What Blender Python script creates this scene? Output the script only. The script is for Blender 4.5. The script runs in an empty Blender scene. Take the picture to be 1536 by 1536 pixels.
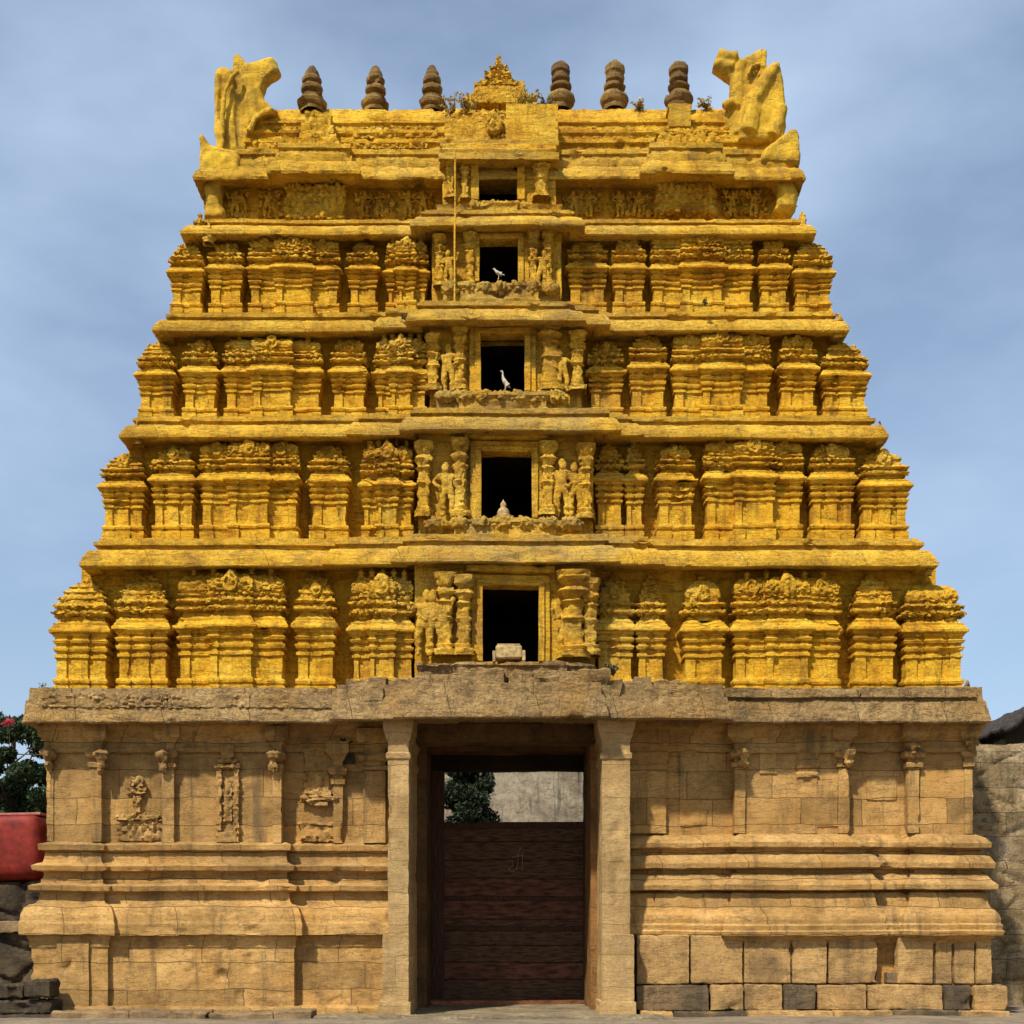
import bpy, math, random
from mathutils import Vector, noise, Matrix, Euler
R = math.radians
random.seed(11)
S = bpy.context.scene
COL = S.collection

# ------------------------------------------------------------ camera, sky, sun
DC = 26.0; FP = 1950.0; HX = 768.0; HY = 1400.0; EYE = 1.6
cam = bpy.data.objects.new('camera', bpy.data.cameras.new('camera'))
COL.objects.link(cam)
cam.location = (0, -DC, EYE); cam.rotation_euler = (R(90), 0, 0)
cam.data.sensor_width = 36; cam.data.lens = FP / 1536 * 36
cam.data.shift_y = (HY - 768) / 1536
cam.data.clip_end = 3000
S.camera = cam
S.view_settings.view_transform = 'Standard'; S.view_settings.look = 'None'
S.view_settings.exposure = 0.28; S.view_settings.gamma = 1.0

SUN_EL, SUN_AZ = 50.0, 212.0          # azimuth clockwise from +Y
wd = bpy.data.worlds.new('World'); S.world = wd; wd.use_nodes = True
nt = wd.node_tree; nt.nodes.clear(); N = nt.nodes.new; L = nt.links.new
out = N('ShaderNodeOutputWorld'); bg = N('ShaderNodeBackground'); sky = N('ShaderNodeTexSky')
sky.sky_type = 'NISHITA'; sky.sun_disc = False
sky.sun_elevation = R(SUN_EL); sky.sun_rotation = R(SUN_AZ)
sky.air_density = 1.0; sky.dust_density = 1.3; sky.ozone_density = 1.5
tc = N('ShaderNodeTexCoord'); mp = N('ShaderNodeMapping'); mp.inputs['Scale'].default_value = (1.2, 1.2, 2.6)
mp.inputs['Location'].default_value = (3.1, 0.4, 0.7)
n1 = N('ShaderNodeTexNoise'); n1.inputs['Scale'].default_value = 2.2; n1.inputs['Detail'].default_value = 7; n1.inputs['Roughness'].default_value = 0.5
cr = N('ShaderNodeValToRGB'); cr.color_ramp.elements[0].position = 0.42; cr.color_ramp.elements[1].position = 0.72
cr.color_ramp.elements[0].color = (0.25, 0.25, 0.25, 1); cr.color_ramp.elements[1].color = (0.9, 0.9, 0.9, 1)
mx = N('ShaderNodeMix'); mx.data_type = 'RGBA'
mx.inputs['B'].default_value = (4.2, 5.35, 7.0, 1)
L(tc.outputs['Generated'], mp.inputs['Vector']); L(mp.outputs['Vector'], n1.inputs['Vector'])
L(n1.outputs['Fac'], cr.inputs['Fac']); L(cr.outputs['Color'], mx.inputs['Factor'])
L(sky.outputs['Color'], mx.inputs['A']); L(mx.outputs['Result'], bg.inputs['Color'])
bg.inputs['Strength'].default_value = 0.115
L(bg.outputs['Background'], out.inputs['Surface'])
sl = bpy.data.lights.new('sun', 'SUN'); sl.energy = 5.0; sl.angle = R(2.5); sl.color = (1.0, 0.93, 0.82)
so = bpy.data.objects.new('sun', sl); COL.objects.link(so); so.location = (-20, -30, 40)
a = R(SUN_AZ); e = R(SUN_EL)
so.rotation_euler = Vector((math.sin(a) * math.cos(e), math.cos(a) * math.cos(e), math.sin(e))).to_track_quat('Z', 'Y').to_euler()

# ------------------------------------------------------------ materials
def ramp(nodes, stops):
    r = nodes.new('ShaderNodeValToRGB'); els = r.color_ramp.elements
    els[0].position, els[0].color = stops[0][0], (*stops[0][1], 1)
    els[1].position, els[1].color = stops[-1][0], (*stops[-1][1], 1)
    for p, c in stops[1:-1]:
        el = els.new(p); el.color = (*c, 1)
    return r

def stone(name, light, mid, dark, grime, grime_amt=0.5, brick=None, bump=0.5, striate=1.0, streaks=0.4, lichen=None, centre=None, rough=0.9, carve=0.0, warm=None):
    m = bpy.data.materials.new(name); m.use_nodes = True
    t = m.node_tree; nd = t.nodes; lk = t.links.new; b = nd['Principled BSDF']
    b.inputs['Roughness'].default_value = rough; b.inputs['Specular IOR Level'].default_value = 0.15
    g = nd.new('ShaderNodeNewGeometry')
    def noise_n(scale, det=6, ro=0.6, sc=(1, 1, 1), loc=(0, 0, 0), dist=0):
        p = nd.new('ShaderNodeMapping'); p.inputs['Scale'].default_value = sc; p.inputs['Location'].default_value = loc
        lk(g.outputs['Position'], p.inputs['Vector'])
        n = nd.new('ShaderNodeTexNoise'); n.inputs['Scale'].default_value = scale; n.inputs['Detail'].default_value = det
        n.inputs['Roughness'].default_value = ro; n.inputs['Distortion'].default_value = dist
        lk(p.outputs['Vector'], n.inputs['Vector']); return n.outputs['Fac']
    def mixc(f, a_, b_, mode='MIX', cl=False):
        x = nd.new('ShaderNodeMix'); x.data_type = 'RGBA'; x.blend_type = mode
        for s, v in (('Factor', f), ('A', a_), ('B', b_)):
            if isinstance(v, (int, float)): x.inputs[s].default_value = v
            elif isinstance(v, tuple): x.inputs[s].default_value = (*v, 1)
            else: lk(v, x.inputs[s])
        return x.outputs['Result']
    def mth(op, a_, b_=None, cl=False):
        x = nd.new('ShaderNodeMath'); x.operation = op; x.use_clamp = cl
        for i, v in enumerate((a_, b_)):
            if v is None: continue
            if isinstance(v, (int, float)): x.inputs[i].default_value = v
            else: lk(v, x.inputs[i])
        return x.outputs[0]
    def mr(v, a0, a1, b0=0, b1=1):
        x = nd.new('ShaderNodeMapRange'); x.inputs[1].default_value = a0; x.inputs[2].default_value = a1
        x.inputs[3].default_value = b0; x.inputs[4].default_value = b1; lk(v, x.inputs[0]); return x.outputs[0]
    base = ramp(nd, [(0.34, dark), (0.5, mid), (0.66, light)])
    nn = noise_n(1.1, 9, 0.68, dist=0.3); lk(nn, base.inputs['Fac'])
    col = base.outputs['Color']
    fine = noise_n(16, 6, 0.7, (1, 1, 2.2))
    col = mixc(mr(fine, 0.38, 0.66, 0.0, 0.6), col, mixc(1.0, col, (0.66, 0.56, 0.5), 'MULTIPLY'))
    if warm:
        col = mixc(mr(noise_n(0.7, 5, 0.6, loc=(9, 3, 1)), 0.5, 0.68), col, warm)
    if brick:
        bw, bh, amt = brick
        sep = nd.new('ShaderNodeSeparateXYZ'); lk(g.outputs['Position'], sep.inputs[0])
        xy = mth('ADD', sep.outputs[0], sep.outputs[1]); cb = nd.new('ShaderNodeCombineXYZ'); lk(xy, cb.inputs[0])
        wob = noise_n(1.4, 3, 0.5, loc=(4, 4, 4)); lk(mth('ADD', sep.outputs[2], mth('MULTIPLY', wob, 0.16)), cb.inputs[1])
        br = nd.new('ShaderNodeTexBrick'); br.inputs['Scale'].default_value = 1; br.inputs['Brick Width'].default_value = bw
        br.inputs['Row Height'].default_value = bh; br.inputs['Mortar Size'].default_value = 0.008; br.inputs['Mortar Smooth'].default_value = 0.3
        br.inputs['Color1'].default_value = (1.12, 1.08, 1.02, 1); br.inputs['Color2'].default_value = (0.68, 0.66, 0.66, 1); br.inputs['Mortar'].default_value = (0.22, 0.18, 0.15, 1)
        br.offset = 0.37; br.squash = 1.6; br.squash_frequency = 3
        lk(cb.outputs[0], br.inputs['Vector'])
        col = mixc(amt, col, mixc(1.0, col, br.outputs['Color'], 'MULTIPLY'))
    if streaks:
        st = noise_n(1.0, 5, 0.65, (3.2, 3.2, 0.28), (2, 7, 3))
        col = mixc(mr(st, 0.55, 0.72, 0, streaks), col, grime)
    gr = mr(noise_n(2.1, 10, 0.72, (1, 1, 1.3), (5, 2, 8), 0.4), 0.53, 0.72, 0, 1)
    gf = mth('MULTIPLY', gr, grime_amt)
    if centre:
        sx = nd.new('ShaderNodeSeparateXYZ'); lk(g.outputs['Position'], sx.inputs[0])
        cx = mr(mth('ABSOLUTE', mth('SUBTRACT', sx.outputs[0], 0.1)), 1.6, 3.8, 1, 0)
        cz = mr(sx.outputs[2], 8.0, 19.0, 1.0, 0.35)
        n5 = mr(noise_n(0.9, 8, 0.65, (1, 1, 1.6), (1, 1, 5)), 0.35, 0.6)
        cf = mth('MULTIPLY', mth('MULTIPLY', cx, cz), mth('MULTIPLY', n5, centre[1]), True)
        col = mixc(cf, col, centre[0])
    col = mixc(gf, col, grime)
    if lichen:
        col = mixc(mr(noise_n(3.3, 6, 0.7, loc=(8, 8, 8)), 0.60, 0.70, 0, 0.75), col, lichen)
    ck1 = mr(mth('ABSOLUTE', mth('SUBTRACT', noise_n(1.5, 4, 0.6, (0.55, 0.55, 5.0 * max(.3, striate)), (1, 2, 3)), 0.5)), 0.0, 0.012, 1, 0)
    ck2 = mr(mth('ABSOLUTE', mth('SUBTRACT', noise_n(1.7, 4, 0.6, (2.6, 2.6, 0.6), (6, 2, 3)), 0.53)), 0.0, 0.009, 1, 0)
    ck = mth('ADD', mth('MULTIPLY', ck1, 0.75), mth('MULTIPLY', ck2, 0.5), True)
    pit = mr(noise_n(21, 8, 0.75, (1, 1, 2.0), (2, 2, 9)), 0.36, 0.44, 1, 0)
    dk = mth('MAXIMUM', ck, mth('MULTIPLY', pit, 0.6))
    col = mixc(mth('MULTIPLY', dk, 0.75), col, grime)
    lk(col, b.inputs['Base Color'])
    h = mth('MULTIPLY', noise_n(6, 12, 0.78, (1, 1, 1 + 1.6 * striate)), 0.6)
    h = mth('ADD', h, mth('MULTIPLY', noise_n(30, 8, 0.75, (1, 1, 1 + 1.5 * striate), (3, 3, 3)), 0.55))
    h = mth('ADD', h, mth('MULTIPLY', dk, -0.5))
    if carve:
        vo = nd.new('ShaderNodeTexVoronoi'); vo.inputs['Scale'].default_value = 8.5; lk(g.outputs['Position'], vo.inputs['Vector'])
        h = mth('ADD', h, mth('MULTIPLY', vo.outputs['Distance'], -carve))
    if brick: h = mth('ADD', h, mth('MULTIPLY', br.outputs['Fac'], -0.45 * brick[2]))
    bp = nd.new('ShaderNodeBump'); bp.inputs['Strength'].default_value = bump; bp.inputs['Distance'].default_value = 0.07
    lk(h, bp.inputs['Height']); lk(bp.outputs['Normal'], b.inputs['Normal'])
    return m

def plain(name, c, rough=0.7, var=0.25, scale=12, bump=0.2, metallic=0, sc=(1, 1, 1), c2=None):
    m = bpy.data.materials.new(name); m.use_nodes = True
    t = m.node_tree; nd = t.nodes; lk = t.links.new; b = nd['Principled BSDF']
    b.inputs['Roughness'].default_value = rough; b.inputs['Metallic'].default_value = metallic; b.inputs['Specular IOR Level'].default_value = 0.2
    tcn = nd.new('ShaderNodeTexCoord'); mpn = nd.new('ShaderNodeMapping'); mpn.inputs['Scale'].default_value = sc
    n = nd.new('ShaderNodeTexNoise'); n.inputs['Scale'].default_value = scale; n.inputs['Detail'].default_value = 7; n.inputs['Roughness'].default_value = 0.65
    lk(tcn.outputs['Object'], mpn.inputs[0]); lk(mpn.outputs[0], n.inputs['Vector'])
    d = tuple(v * (1 - var) for v in c) if c2 is None else c2; u = tuple(min(1, v * (1 + var)) for v in c)
    r = ramp(nd, [(0.35, d), (0.65, u)]); lk(n.outputs['Fac'], r.inputs['Fac']); lk(r.outputs['Color'], b.inputs['Base Color'])
    bp = nd.new('ShaderNodeBump'); bp.inputs['Strength'].default_value = bump; bp.inputs['Distance'].default_value = 0.03
    lk(n.outputs['Fac'], bp.inputs['Height']); lk(bp.outputs['Normal'], b.inputs['Normal'])
    return m

GREYC = (0.34, 0.225, 0.075)
M_YEL = stone('yellow_limewash', (0.88, 0.575, 0.060), (0.79, 0.445, 0.026), (0.52, 0.245, 0.016), (0.14, 0.07, 0.018), 0.75, None, 0.8, 1.0, 0.75, None, (GREYC, 0.45))
M_YELC = stone('yellow_limewash_carved', (0.88, 0.59, 0.08), (0.76, 0.435, 0.030), (0.44, 0.21, 0.016), (0.16, 0.085, 0.02), 0.55, None, 0.9, 0.6, 0.3, None, (GREYC, 0.45), carve=0.5)
M_YCOR = stone('yellow_cornice_stone', (0.82, 0.54, 0.075), (0.70, 0.42, 0.038), (0.46, 0.245, 0.022), (0.19, 0.125, 0.04), 0.75, (1.5, 2.5, 0.6), 0.8, 0.9, 0.5, None, (GREYC, 0.95))
M_GREY = stone('weathered_cornice_stone', (0.54, 0.38, 0.17), (0.42, 0.285, 0.12), (0.26, 0.17, 0.075), (0.08, 0.06, 0.035), 0.7, (1.7, 2.5, 0.8), 0.95, 0.7, 0.55, (0.11, 0.11, 0.055), carve=0.5, warm=(0.42, 0.25, 0.08))
M_BASE = stone('ochre_granite', (0.60, 0.39, 0.145), (0.48, 0.295, 0.10), (0.30, 0.18, 0.058), (0.13, 0.085, 0.04), 0.75, (1.45, 0.55, 0.9), 0.5, 0.8, 0.9, None, warm=(0.44, 0.245, 0.07))
M_PIL = stone('pale_granite', (0.56, 0.39, 0.17), (0.47, 0.32, 0.135), (0.35, 0.23, 0.09), (0.16, 0.11, 0.06), 0.4, (3.0, 0.62, 0.5), 0.5, 1.2, 0.4)
M_DARK = stone('dark_granite', (0.13, 0.095, 0.055), (0.065, 0.05, 0.032), (0.03, 0.025, 0.018), (0.02, 0.018, 0.015), 0.5, None, 0.7, 1, 0.4)
M_BLACK = stone('near_black_stone', (0.045, 0.03, 0.018), (0.03, 0.02, 0.012), (0.015, 0.01, 0.008), (0.01, 0.008, 0.006), 0.5, None, 0.3, 1, 0)  # near-black stone; the darkness of the unlit window chambers is put into it
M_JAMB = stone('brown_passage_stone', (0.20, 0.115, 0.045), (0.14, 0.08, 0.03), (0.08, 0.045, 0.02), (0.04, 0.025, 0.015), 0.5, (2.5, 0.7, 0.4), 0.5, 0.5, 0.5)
M_FIN = stone('bare_brick_finial', (0.46, 0.31, 0.085), (0.27, 0.165, 0.055), (0.12, 0.07, 0.035), (0.06, 0.04, 0.03), 0.55, None, 0.8, 2.5, 0.3)
M_HORN = stone('golden_stucco', (0.78, 0.52, 0.045), (0.62, 0.38, 0.030), (0.36, 0.21, 0.025), (0.20, 0.14, 0.05), 0.6, None, 0.6, 0.3, 0.6)
M_RUB = stone('rubble_granite', (0.50, 0.41, 0.26), (0.36, 0.27, 0.14), (0.20, 0.145, 0.07), (0.04, 0.036, 0.028), 1.0, (.95, .55, .9), 0.8, 0.5, 0.7, (0.12, 0.12, 0.06))
M_FARW = stone('far_stained_wall', (0.42, 0.36, 0.25), (0.30, 0.25, 0.17), (0.16, 0.13, 0.09), (0.05, 0.045, 0.038), 0.9, None, 0.5, 0.3, 1.0)
M_GROUND = stone('dusty_paving', (0.34, 0.28, 0.19), (0.26, 0.21, 0.14), (0.17, 0.13, 0.09), (0.09, 0.075, 0.055), 0.6, None, 0.6, 0, 0)
M_SLAB = stone('grey_slab', (0.40, 0.33, 0.20), (0.30, 0.24, 0.14), (0.18, 0.14, 0.09), (0.09, 0.075, 0.055), 0.6, None, 0.8, 1, 0)
M_WOOD = plain('dark_gate_wood', (0.12, 0.066, 0.036), 0.85, 0.5, 3, 0.9, sc=(1.2, 6, 9), c2=(0.035, 0.019, 0.012))
M_WOODR = plain('reddish_gate_wood', (0.15, 0.06, 0.035), 0.85, 0.5, 2.2, 0.9, sc=(1.5, 6, 6), c2=(0.045, 0.022, 0.014))
M_WOODF = plain('dark_frame_wood', (0.07, 0.03, 0.018), 0.75, 0.5, 4, 0.4, sc=(10, 6, 1))
M_SILLW = plain('worn_sill_wood', (0.30, 0.12, 0.05), 0.8, 0.4, 8, 0.4)
M_MARK = plain('dull_tan', (0.35, 0.27, 0.17), 0.5, 0.3, 20, 0.2, 0.3)
M_RED = plain('faded_red_paint', (0.17, 0.017, 0.010), 0.6, 0.5, 2.5, 0.3)
M_TRUNK = plain('bark', (0.10, 0.07, 0.045), 0.95, 0.4, 14, 0.6)
M_WHITE = plain('pale_feathers', (0.40, 0.35, 0.27), 0.8, 0.2, 20, 0.1)
M_BOX = plain('pale_weathered_box', (0.36, 0.25, 0.11), 0.8, 0.45, 9, 0.4)
M_ROOF = plain('dark_thatch', (0.045, 0.038, 0.034), 0.95, 0.5, 9, 0.7)

def leafm(name, c, v=0.5, tr=0.25):
    m = bpy.data.materials.new(name); m.use_nodes = True; t = m.node_tree; nd = t.nodes; b = nd['Principled BSDF']
    g = nd.new('ShaderNodeNewGeometry')
    r = ramp(nd, [(0, tuple(x * (1 - v) for x in c)), (1, tuple(min(1, x * (1 + v)) for x in c))])
    t.links.new(g.outputs['Random Per Island'], r.inputs['Fac']); t.links.new(r.outputs['Color'], b.inputs['Base Color'])
    b.inputs['Roughness'].default_value = 0.6; b.inputs['Specular IOR Level'].default_value = 0.25
    tb = nd.new('ShaderNodeBsdfTranslucent'); t.links.new(r.outputs['Color'], tb.inputs['Color'])
    ms = nd.new('ShaderNodeMixShader'); ms.inputs[0].default_value = tr
    t.links.new(b.outputs[0], ms.inputs[1]); t.links.new(tb.outputs[0], ms.inputs[2]); t.links.new(ms.outputs[0], nd['Material Output'].inputs['Surface'])
    return m
M_LEAF = leafm('dark_leaves', (0.035, 0.06, 0.022))
M_CON = leafm('conifer_leaves', (0.018, 0.028, 0.010), 0.5, 0.1)
M_WEED = leafm('dry_weed_leaves', (0.34, 0.24, 0.045), 0.5)
M_WEEDG = leafm('grey_weed_leaves', (0.10, 0.09, 0.045), 0.5)
M_PINK = leafm('pink_petals', (0.65, 0.10, 0.13), 0.3)

# ------------------------------------------------------------ helpers
def PX(x, Y): return (x - HX) / FP * (DC + Y)
def PZ(y, Y): return EYE + (HY - y) / FP * (DC + Y)
def nz(p): return noise.noise(p)
def smooth(x): x = max(0.0, min(1.0, x)); return x * x * (3 - 2 * x)

def disp(me, kind, amp=1.0):
    if kind is None: return
    vs = me.vertices; ns = [v.normal.copy() for v in vs]
    for v, n in zip(vs, ns):
        p = v.co.copy()
        q = Vector((p.x, p.y, p.z))
        if kind == 'worn':
            d = 0.012 * nz(q * 1.9) + 0.009 * nz(q * 6.5) + 0.011 * nz(q * 15) + 0.006 * nz(q * 31)
            c = nz(q * 2.7 + Vector((17, 3, 9)))
            if c > 0.42: d -= (c - 0.42) * 0.22 + 0.006
        elif kind == 'rough':
            d = 0.05 * nz(q * 1.7) + 0.045 * nz(q * 5) + 0.025 * nz(q * 12)
            c = nz(q * 1.6 + Vector((7, 13, 2)))
            if c > 0.2: d -= (c - 0.2) * 0.35
        elif kind == 'carved':
            f = noise.voronoi(Vector((q.x * 6.8, q.y * 6.8, q.z * 5.4)))[0]
            g = noise.voronoi(Vector((q.x * 13, q.y * 13, q.z * 11)))[0]
            d = 0.085 * (smooth((f[1] - f[0]) * 2.2) - 0.55) + 0.050 * (smooth((g[1] - g[0]) * 2.0) - 0.5) + 0.02 * nz(q * 4) + 0.018 * nz(q * 24)
        elif kind == 'crown':
            f = noise.voronoi(Vector((q.x * 7.5, q.y * 7.5, q.z * 10.5)))[0]
            g = noise.voronoi(Vector((q.x * 15, q.y * 15, q.z * 19)))[0]
            k = .2 + .75 * smooth(nz(q * 1.7 + Vector((3, 8, 1))) * 1.6 + .55)
            d = k * (0.050 * (smooth((f[1] - f[0]) * 2.6) - 0.6) + 0.030 * (smooth((g[1] - g[0]) * 2.2) - 0.5)) + 0.018 * nz(q * 5) + 0.016 * nz(q * 19) + .012 * nz(Vector((q.x * 14, q.y * 14, q.z * 44)))
        elif kind == 'soft':
            d = 0.012 * nz(q * 2) + 0.006 * nz(q * 9)
        elif kind == 'lump':
            d = 0.07 * nz(q * 2.3) + 0.05 * nz(q * 6) + 0.02 * nz(q * 14)
        elif kind == 'stones':
            qq = Vector((q.x * 0.95 + 0.25 * nz(q * 1.3), q.y * 0.9, q.z * 1.35 + 0.2 * nz(q * 1.1 + Vector((5, 5, 5)))))
            f, pts = noise.voronoi(qq)
            d = 0.16 * (smooth((f[1] - f[0]) * 4.0) - 0.8) + 0.12 * nz(Vector(pts[0]) * 3.7) + 0.03 * nz(q * 6)
        v.co = p + n * (d * amp)
        v.co.z += 0.026 * nz(Vector((p.x * 0.45, p.y * 0.3, p.z * 0.8))) + 0.009 * nz(Vector((p.x * 1.6, p.y, p.z * 1.6)))
    me.update()

def finish(name, vs, fs, mat, parent=None, dk='worn', amp=1.0, ang=38, smoothit=True):
    me = bpy.data.meshes.new(name); me.from_pydata(vs, [], fs); me.update()
    disp(me, dk, amp)
    if smoothit:
        me.polygons.foreach_set('use_smooth', [True] * len(me.polygons))
        me.set_sharp_from_angle(angle=R(ang))
    me.materials.append(mat)
    o = bpy.data.objects.new(name, me); COL.objects.link(o)
    if parent: o.parent = parent
    return o

def sweep_data(path, prof, closed=False, res=0.05, zres=None, hole=None, vs=None, fs=None):
    """profile (out, z) swept along a plan path; outward is to the right of travel"""
    zres = zres or res
    if vs is None: vs, fs = [], []
    pr = []
    for i in range(len(prof) - 1):
        a_, b_ = prof[i], prof[i + 1]
        n = max(1, int(math.ceil(math.hypot(b_[0] - a_[0], b_[1] - a_[1]) / zres)))
        pr += [(a_[0] + (b_[0] - a_[0]) * k / n, a_[1] + (b_[1] - a_[1]) * k / n) for k in range(n)]
    pr.append(prof[-1])
    P = [Vector((p[0], p[1])) for p in path]; m = len(P); nseg = m if closed else m - 1
    nr = []
    for i in range(nseg):
        d = P[(i + 1) % m] - P[i]; d.normalize(); nr.append(Vector((d.y, -d.x)))
    mit = []
    for i in range(m):
        if closed: a_, b_ = nr[i - 1], nr[i]
        else: a_, b_ = nr[max(0, i - 1)], nr[min(nseg - 1, i)]
        k = 1 + a_.dot(b_); mit.append((a_ + b_) / k if k > 0.05 else b_)
    cnt = [max(1, int(math.ceil((P[(i + 1) % m] - P[i]).length / res))) for i in range(nseg)]
    base = len(vs); rowlen = None
    for (o_, z) in pr:
        C = [P[i] + mit[i] * o_ for i in range(m)]; c0 = len(vs)
        for i in range(nseg):
            a_, b_ = C[i], C[(i + 1) % m]
            for k in range(cnt[i]):
                t = k / cnt[i]; vs.append((a_.x + (b_.x - a_.x) * t, a_.y + (b_.y - a_.y) * t, z))
        if not closed: vs.append((C[-1].x, C[-1].y, z))
        rowlen = len(vs) - c0
    for r in range(len(pr) - 1):
        for c in range(rowlen if closed else rowlen - 1):
            c2 = (c + 1) % rowlen
            f = (base + r * rowlen + c, base + r * rowlen + c2, base + (r + 1) * rowlen + c2, base + (r + 1) * rowlen + c)
            if hole:
                A, B = vs[f[0]], vs[f[2]]; cx, cy, cz = (A[0] + B[0]) / 2, (A[1] + B[1]) / 2, (A[2] + B[2]) / 2
                if any(h[0] < cx < h[1] and h[2] < cz < h[3] and cy < h[4] for h in hole): continue
            fs.append(f)
    return vs, fs

def sweep(name, path, prof, mat, parent=None, closed=False, res=0.05, dk='worn', amp=1.0, zres=None, hole=None):
    vs, fs = sweep_data(path, prof, closed, res, zres, hole)
    return finish(name, vs, fs, mat, parent, dk, amp)

def box_data(x0, x1, y0, y1, z0, z1, res=0.08, vs=None, fs=None, bev=0.012):
    h = min(x1 - x0, y1 - y0) / 2 * 0.996
    return sweep_data([(x0, y0), (x1, y0), (x1, y1), (x0, y1)], [(-h, z0), (-bev, z0), (0, z0 + bev), (0, z1 - bev), (-bev, z1), (-h, z1)], True, res, res, None, vs, fs)
def box(name, x0, x1, y0, y1, z0, z1, mat, parent=None, res=0.08, dk='worn', amp=1.0, bev=0.012):
    vs, fs = box_data(x0, x1, y0, y1, z0, z1, res, None, None, bev)
    return finish(name, vs, fs, mat, parent, dk, amp)

def lathe_data(cx, cy, prof, n=28, vs=None, fs=None, step=0.04, sq=0.0):
    if vs is None: vs, fs = [], []
    pr = []
    for i in range(len(prof) - 1):
        a_, b_ = prof[i], prof[i + 1]; k = max(1, int(math.hypot(b_[0] - a_[0], b_[1] - a_[1]) / step))
        pr += [(a_[0] + (b_[0] - a_[0]) * j / k, a_[1] + (b_[1] - a_[1]) * j / k) for j in range(k)]
    pr.append(prof[-1]); b0 = len(vs)
    for r, z in pr:
        for k in range(n):
            t = 2 * math.pi * k / n; c, s = math.cos(t), math.sin(t)
            f = 1.0
            if sq: f = 1 + sq * (1 / max(abs(c), abs(s)) - 1)
            vs.append((cx + r * c * f, cy + r * s * f, z))
    for i in range(len(pr) - 1):
        for k in range(n):
            k2 = (k + 1) % n; fs.append((b0 + i * n + k, b0 + i * n + k2, b0 + (i + 1) * n + k2, b0 + (i + 1) * n + k))
    return vs, fs

def tube(name, pts, r, mat, parent=None, n=8, dk=None):
    vs, fs = [], []
    for i, p in enumerate(pts):
        p = Vector(p); d = (Vector(pts[min(i + 1, len(pts) - 1)]) - Vector(pts[max(i - 1, 0)])).normalized()
        u = d.cross(Vector((0.3, 1, 0.2))).normalized(); w = d.cross(u)
        rr = r[i] if isinstance(r, (list, tuple)) else r
        for k in range(n):
            t = 2 * math.pi * k / n; vs.append(tuple(p + u * (rr * math.cos(t)) + w * (rr * math.sin(t))))
    for i in range(len(pts) - 1):
        for k in range(n):
            k2 = (k + 1) % n; fs.append((i * n + k, i * n + k2, (i + 1) * n + k2, (i + 1) * n + k))
    fs.append(tuple(range(n - 1, -1, -1))); fs.append(tuple(range((len(pts) - 1) * n, len(pts) * n)))
    return finish(name, vs, fs, mat, parent, dk)

def voxel(name, vs, fs, mat, parent=None, vox=0.04, dk='lump', amp=1.0, smooth_it=2):
    me = bpy.data.meshes.new('tmp'); me.from_pydata(vs, [], fs); me.update()
    o = bpy.data.objects.new('tmp', me); COL.objects.link(o)
    md = o.modifiers.new('r', 'REMESH'); md.mode = 'VOXEL'; md.voxel_size = vox
    if smooth_it:
        sm = o.modifiers.new('s', 'SMOOTH'); sm.iterations = smooth_it
    dg = bpy.context.evaluated_depsgraph_get()
    m2 = bpy.data.meshes.new_from_object(o.evaluated_get(dg)); m2.name = name
    bpy.data.objects.remove(o); bpy.data.meshes.remove(me)
    m2.materials.clear(); m2.materials.append(mat)
    disp(m2, dk, amp)
    m2.polygons.foreach_set('use_smooth', [True] * len(m2.polygons))
    r = bpy.data.objects.new(name, m2); COL.objects.link(r)
    if parent: r.parent = parent
    return r

def prism_data(outline, y0, y1, vs, fs, inset=0.25):
    """an outline (x,z) given thickness, with rounded (inset) front and back"""
    n = len(outline); cx = sum(p[0] for p in outline) / n; cz = sum(p[1] for p in outline) / n
    layers = [(y0, 1 - inset), (y0 + (y1 - y0) * .2, 1), (y1 - (y1 - y0) * .2, 1), (y1, 1 - inset)]
    P = [Vector(p) for p in outline]; b0 = len(vs)
    area = sum(P[i].x * P[(i + 1) % n].y - P[(i + 1) % n].x * P[i].y for i in range(n)); sg = 1 if area > 0 else -1
    for yy, k in layers:
        for i in range(n):
            d = (P[(i + 1) % n] - P[i - 1]).normalized(); nn = Vector((-d.y, d.x)) * sg   # inward
            q = P[i] + nn * ((1 - k) * 0.30)
            vs.append((q.x, yy, q.y))
    for l in range(3):
        for i in range(n):
            j = (i + 1) % n; fs.append((b0 + l * n + i, b0 + l * n + j, b0 + (l + 1) * n + j, b0 + (l + 1) * n + i))
    fs.append(tuple(b0 + i for i in range(n))[::-1]); fs.append(tuple(b0 + 3 * n + i for i in range(n)))
    return vs, fs

def empty(name, loc, label, cat, group=None, rz=0):
    o = bpy.data.objects.new(name, None); COL.objects.link(o); o.location = loc; o.rotation_euler.z = rz; o.empty_display_size = 0.3
    tag(o, label, cat, group); return o
def tag(o, label=None, cat=None, group=None, kind=None):
    if label: o['label'] = label
    if cat: o['category'] = cat
    if group: o['group'] = group
    if kind: o['kind'] = kind
    return o

# ------------------------------------------------------------ ground
G = 400
vs, fs = sweep_data([(-30, -12), (30, -12), (30, 14), (-30, 14)], [(0, -0.02), (-12.99, -0.02)], True, 0.6)
gb = [(-G, -G, -0.06), (G, -G, -0.06), (G, G, -0.06), (-G, G, -0.06)]
n0 = len(vs); vs += gb; fs.append((n0, n0 + 1, n0 + 2, n0 + 3))
tag(finish('ground', vs, fs, M_GROUND, None, 'soft', 1.0), kind='structure')

# ------------------------------------------------------------ the tower
T = empty('temple_tower', (0, 0, 0), 'tall stepped temple gateway tower, yellow carved tiers above a tan stone base', 'temple tower')
DEPTH = 11.0
XL, XR = -9.2, 9.2
DL, DR = PX(613, -.5), PX(903, -.5)        # door passage faces

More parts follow.
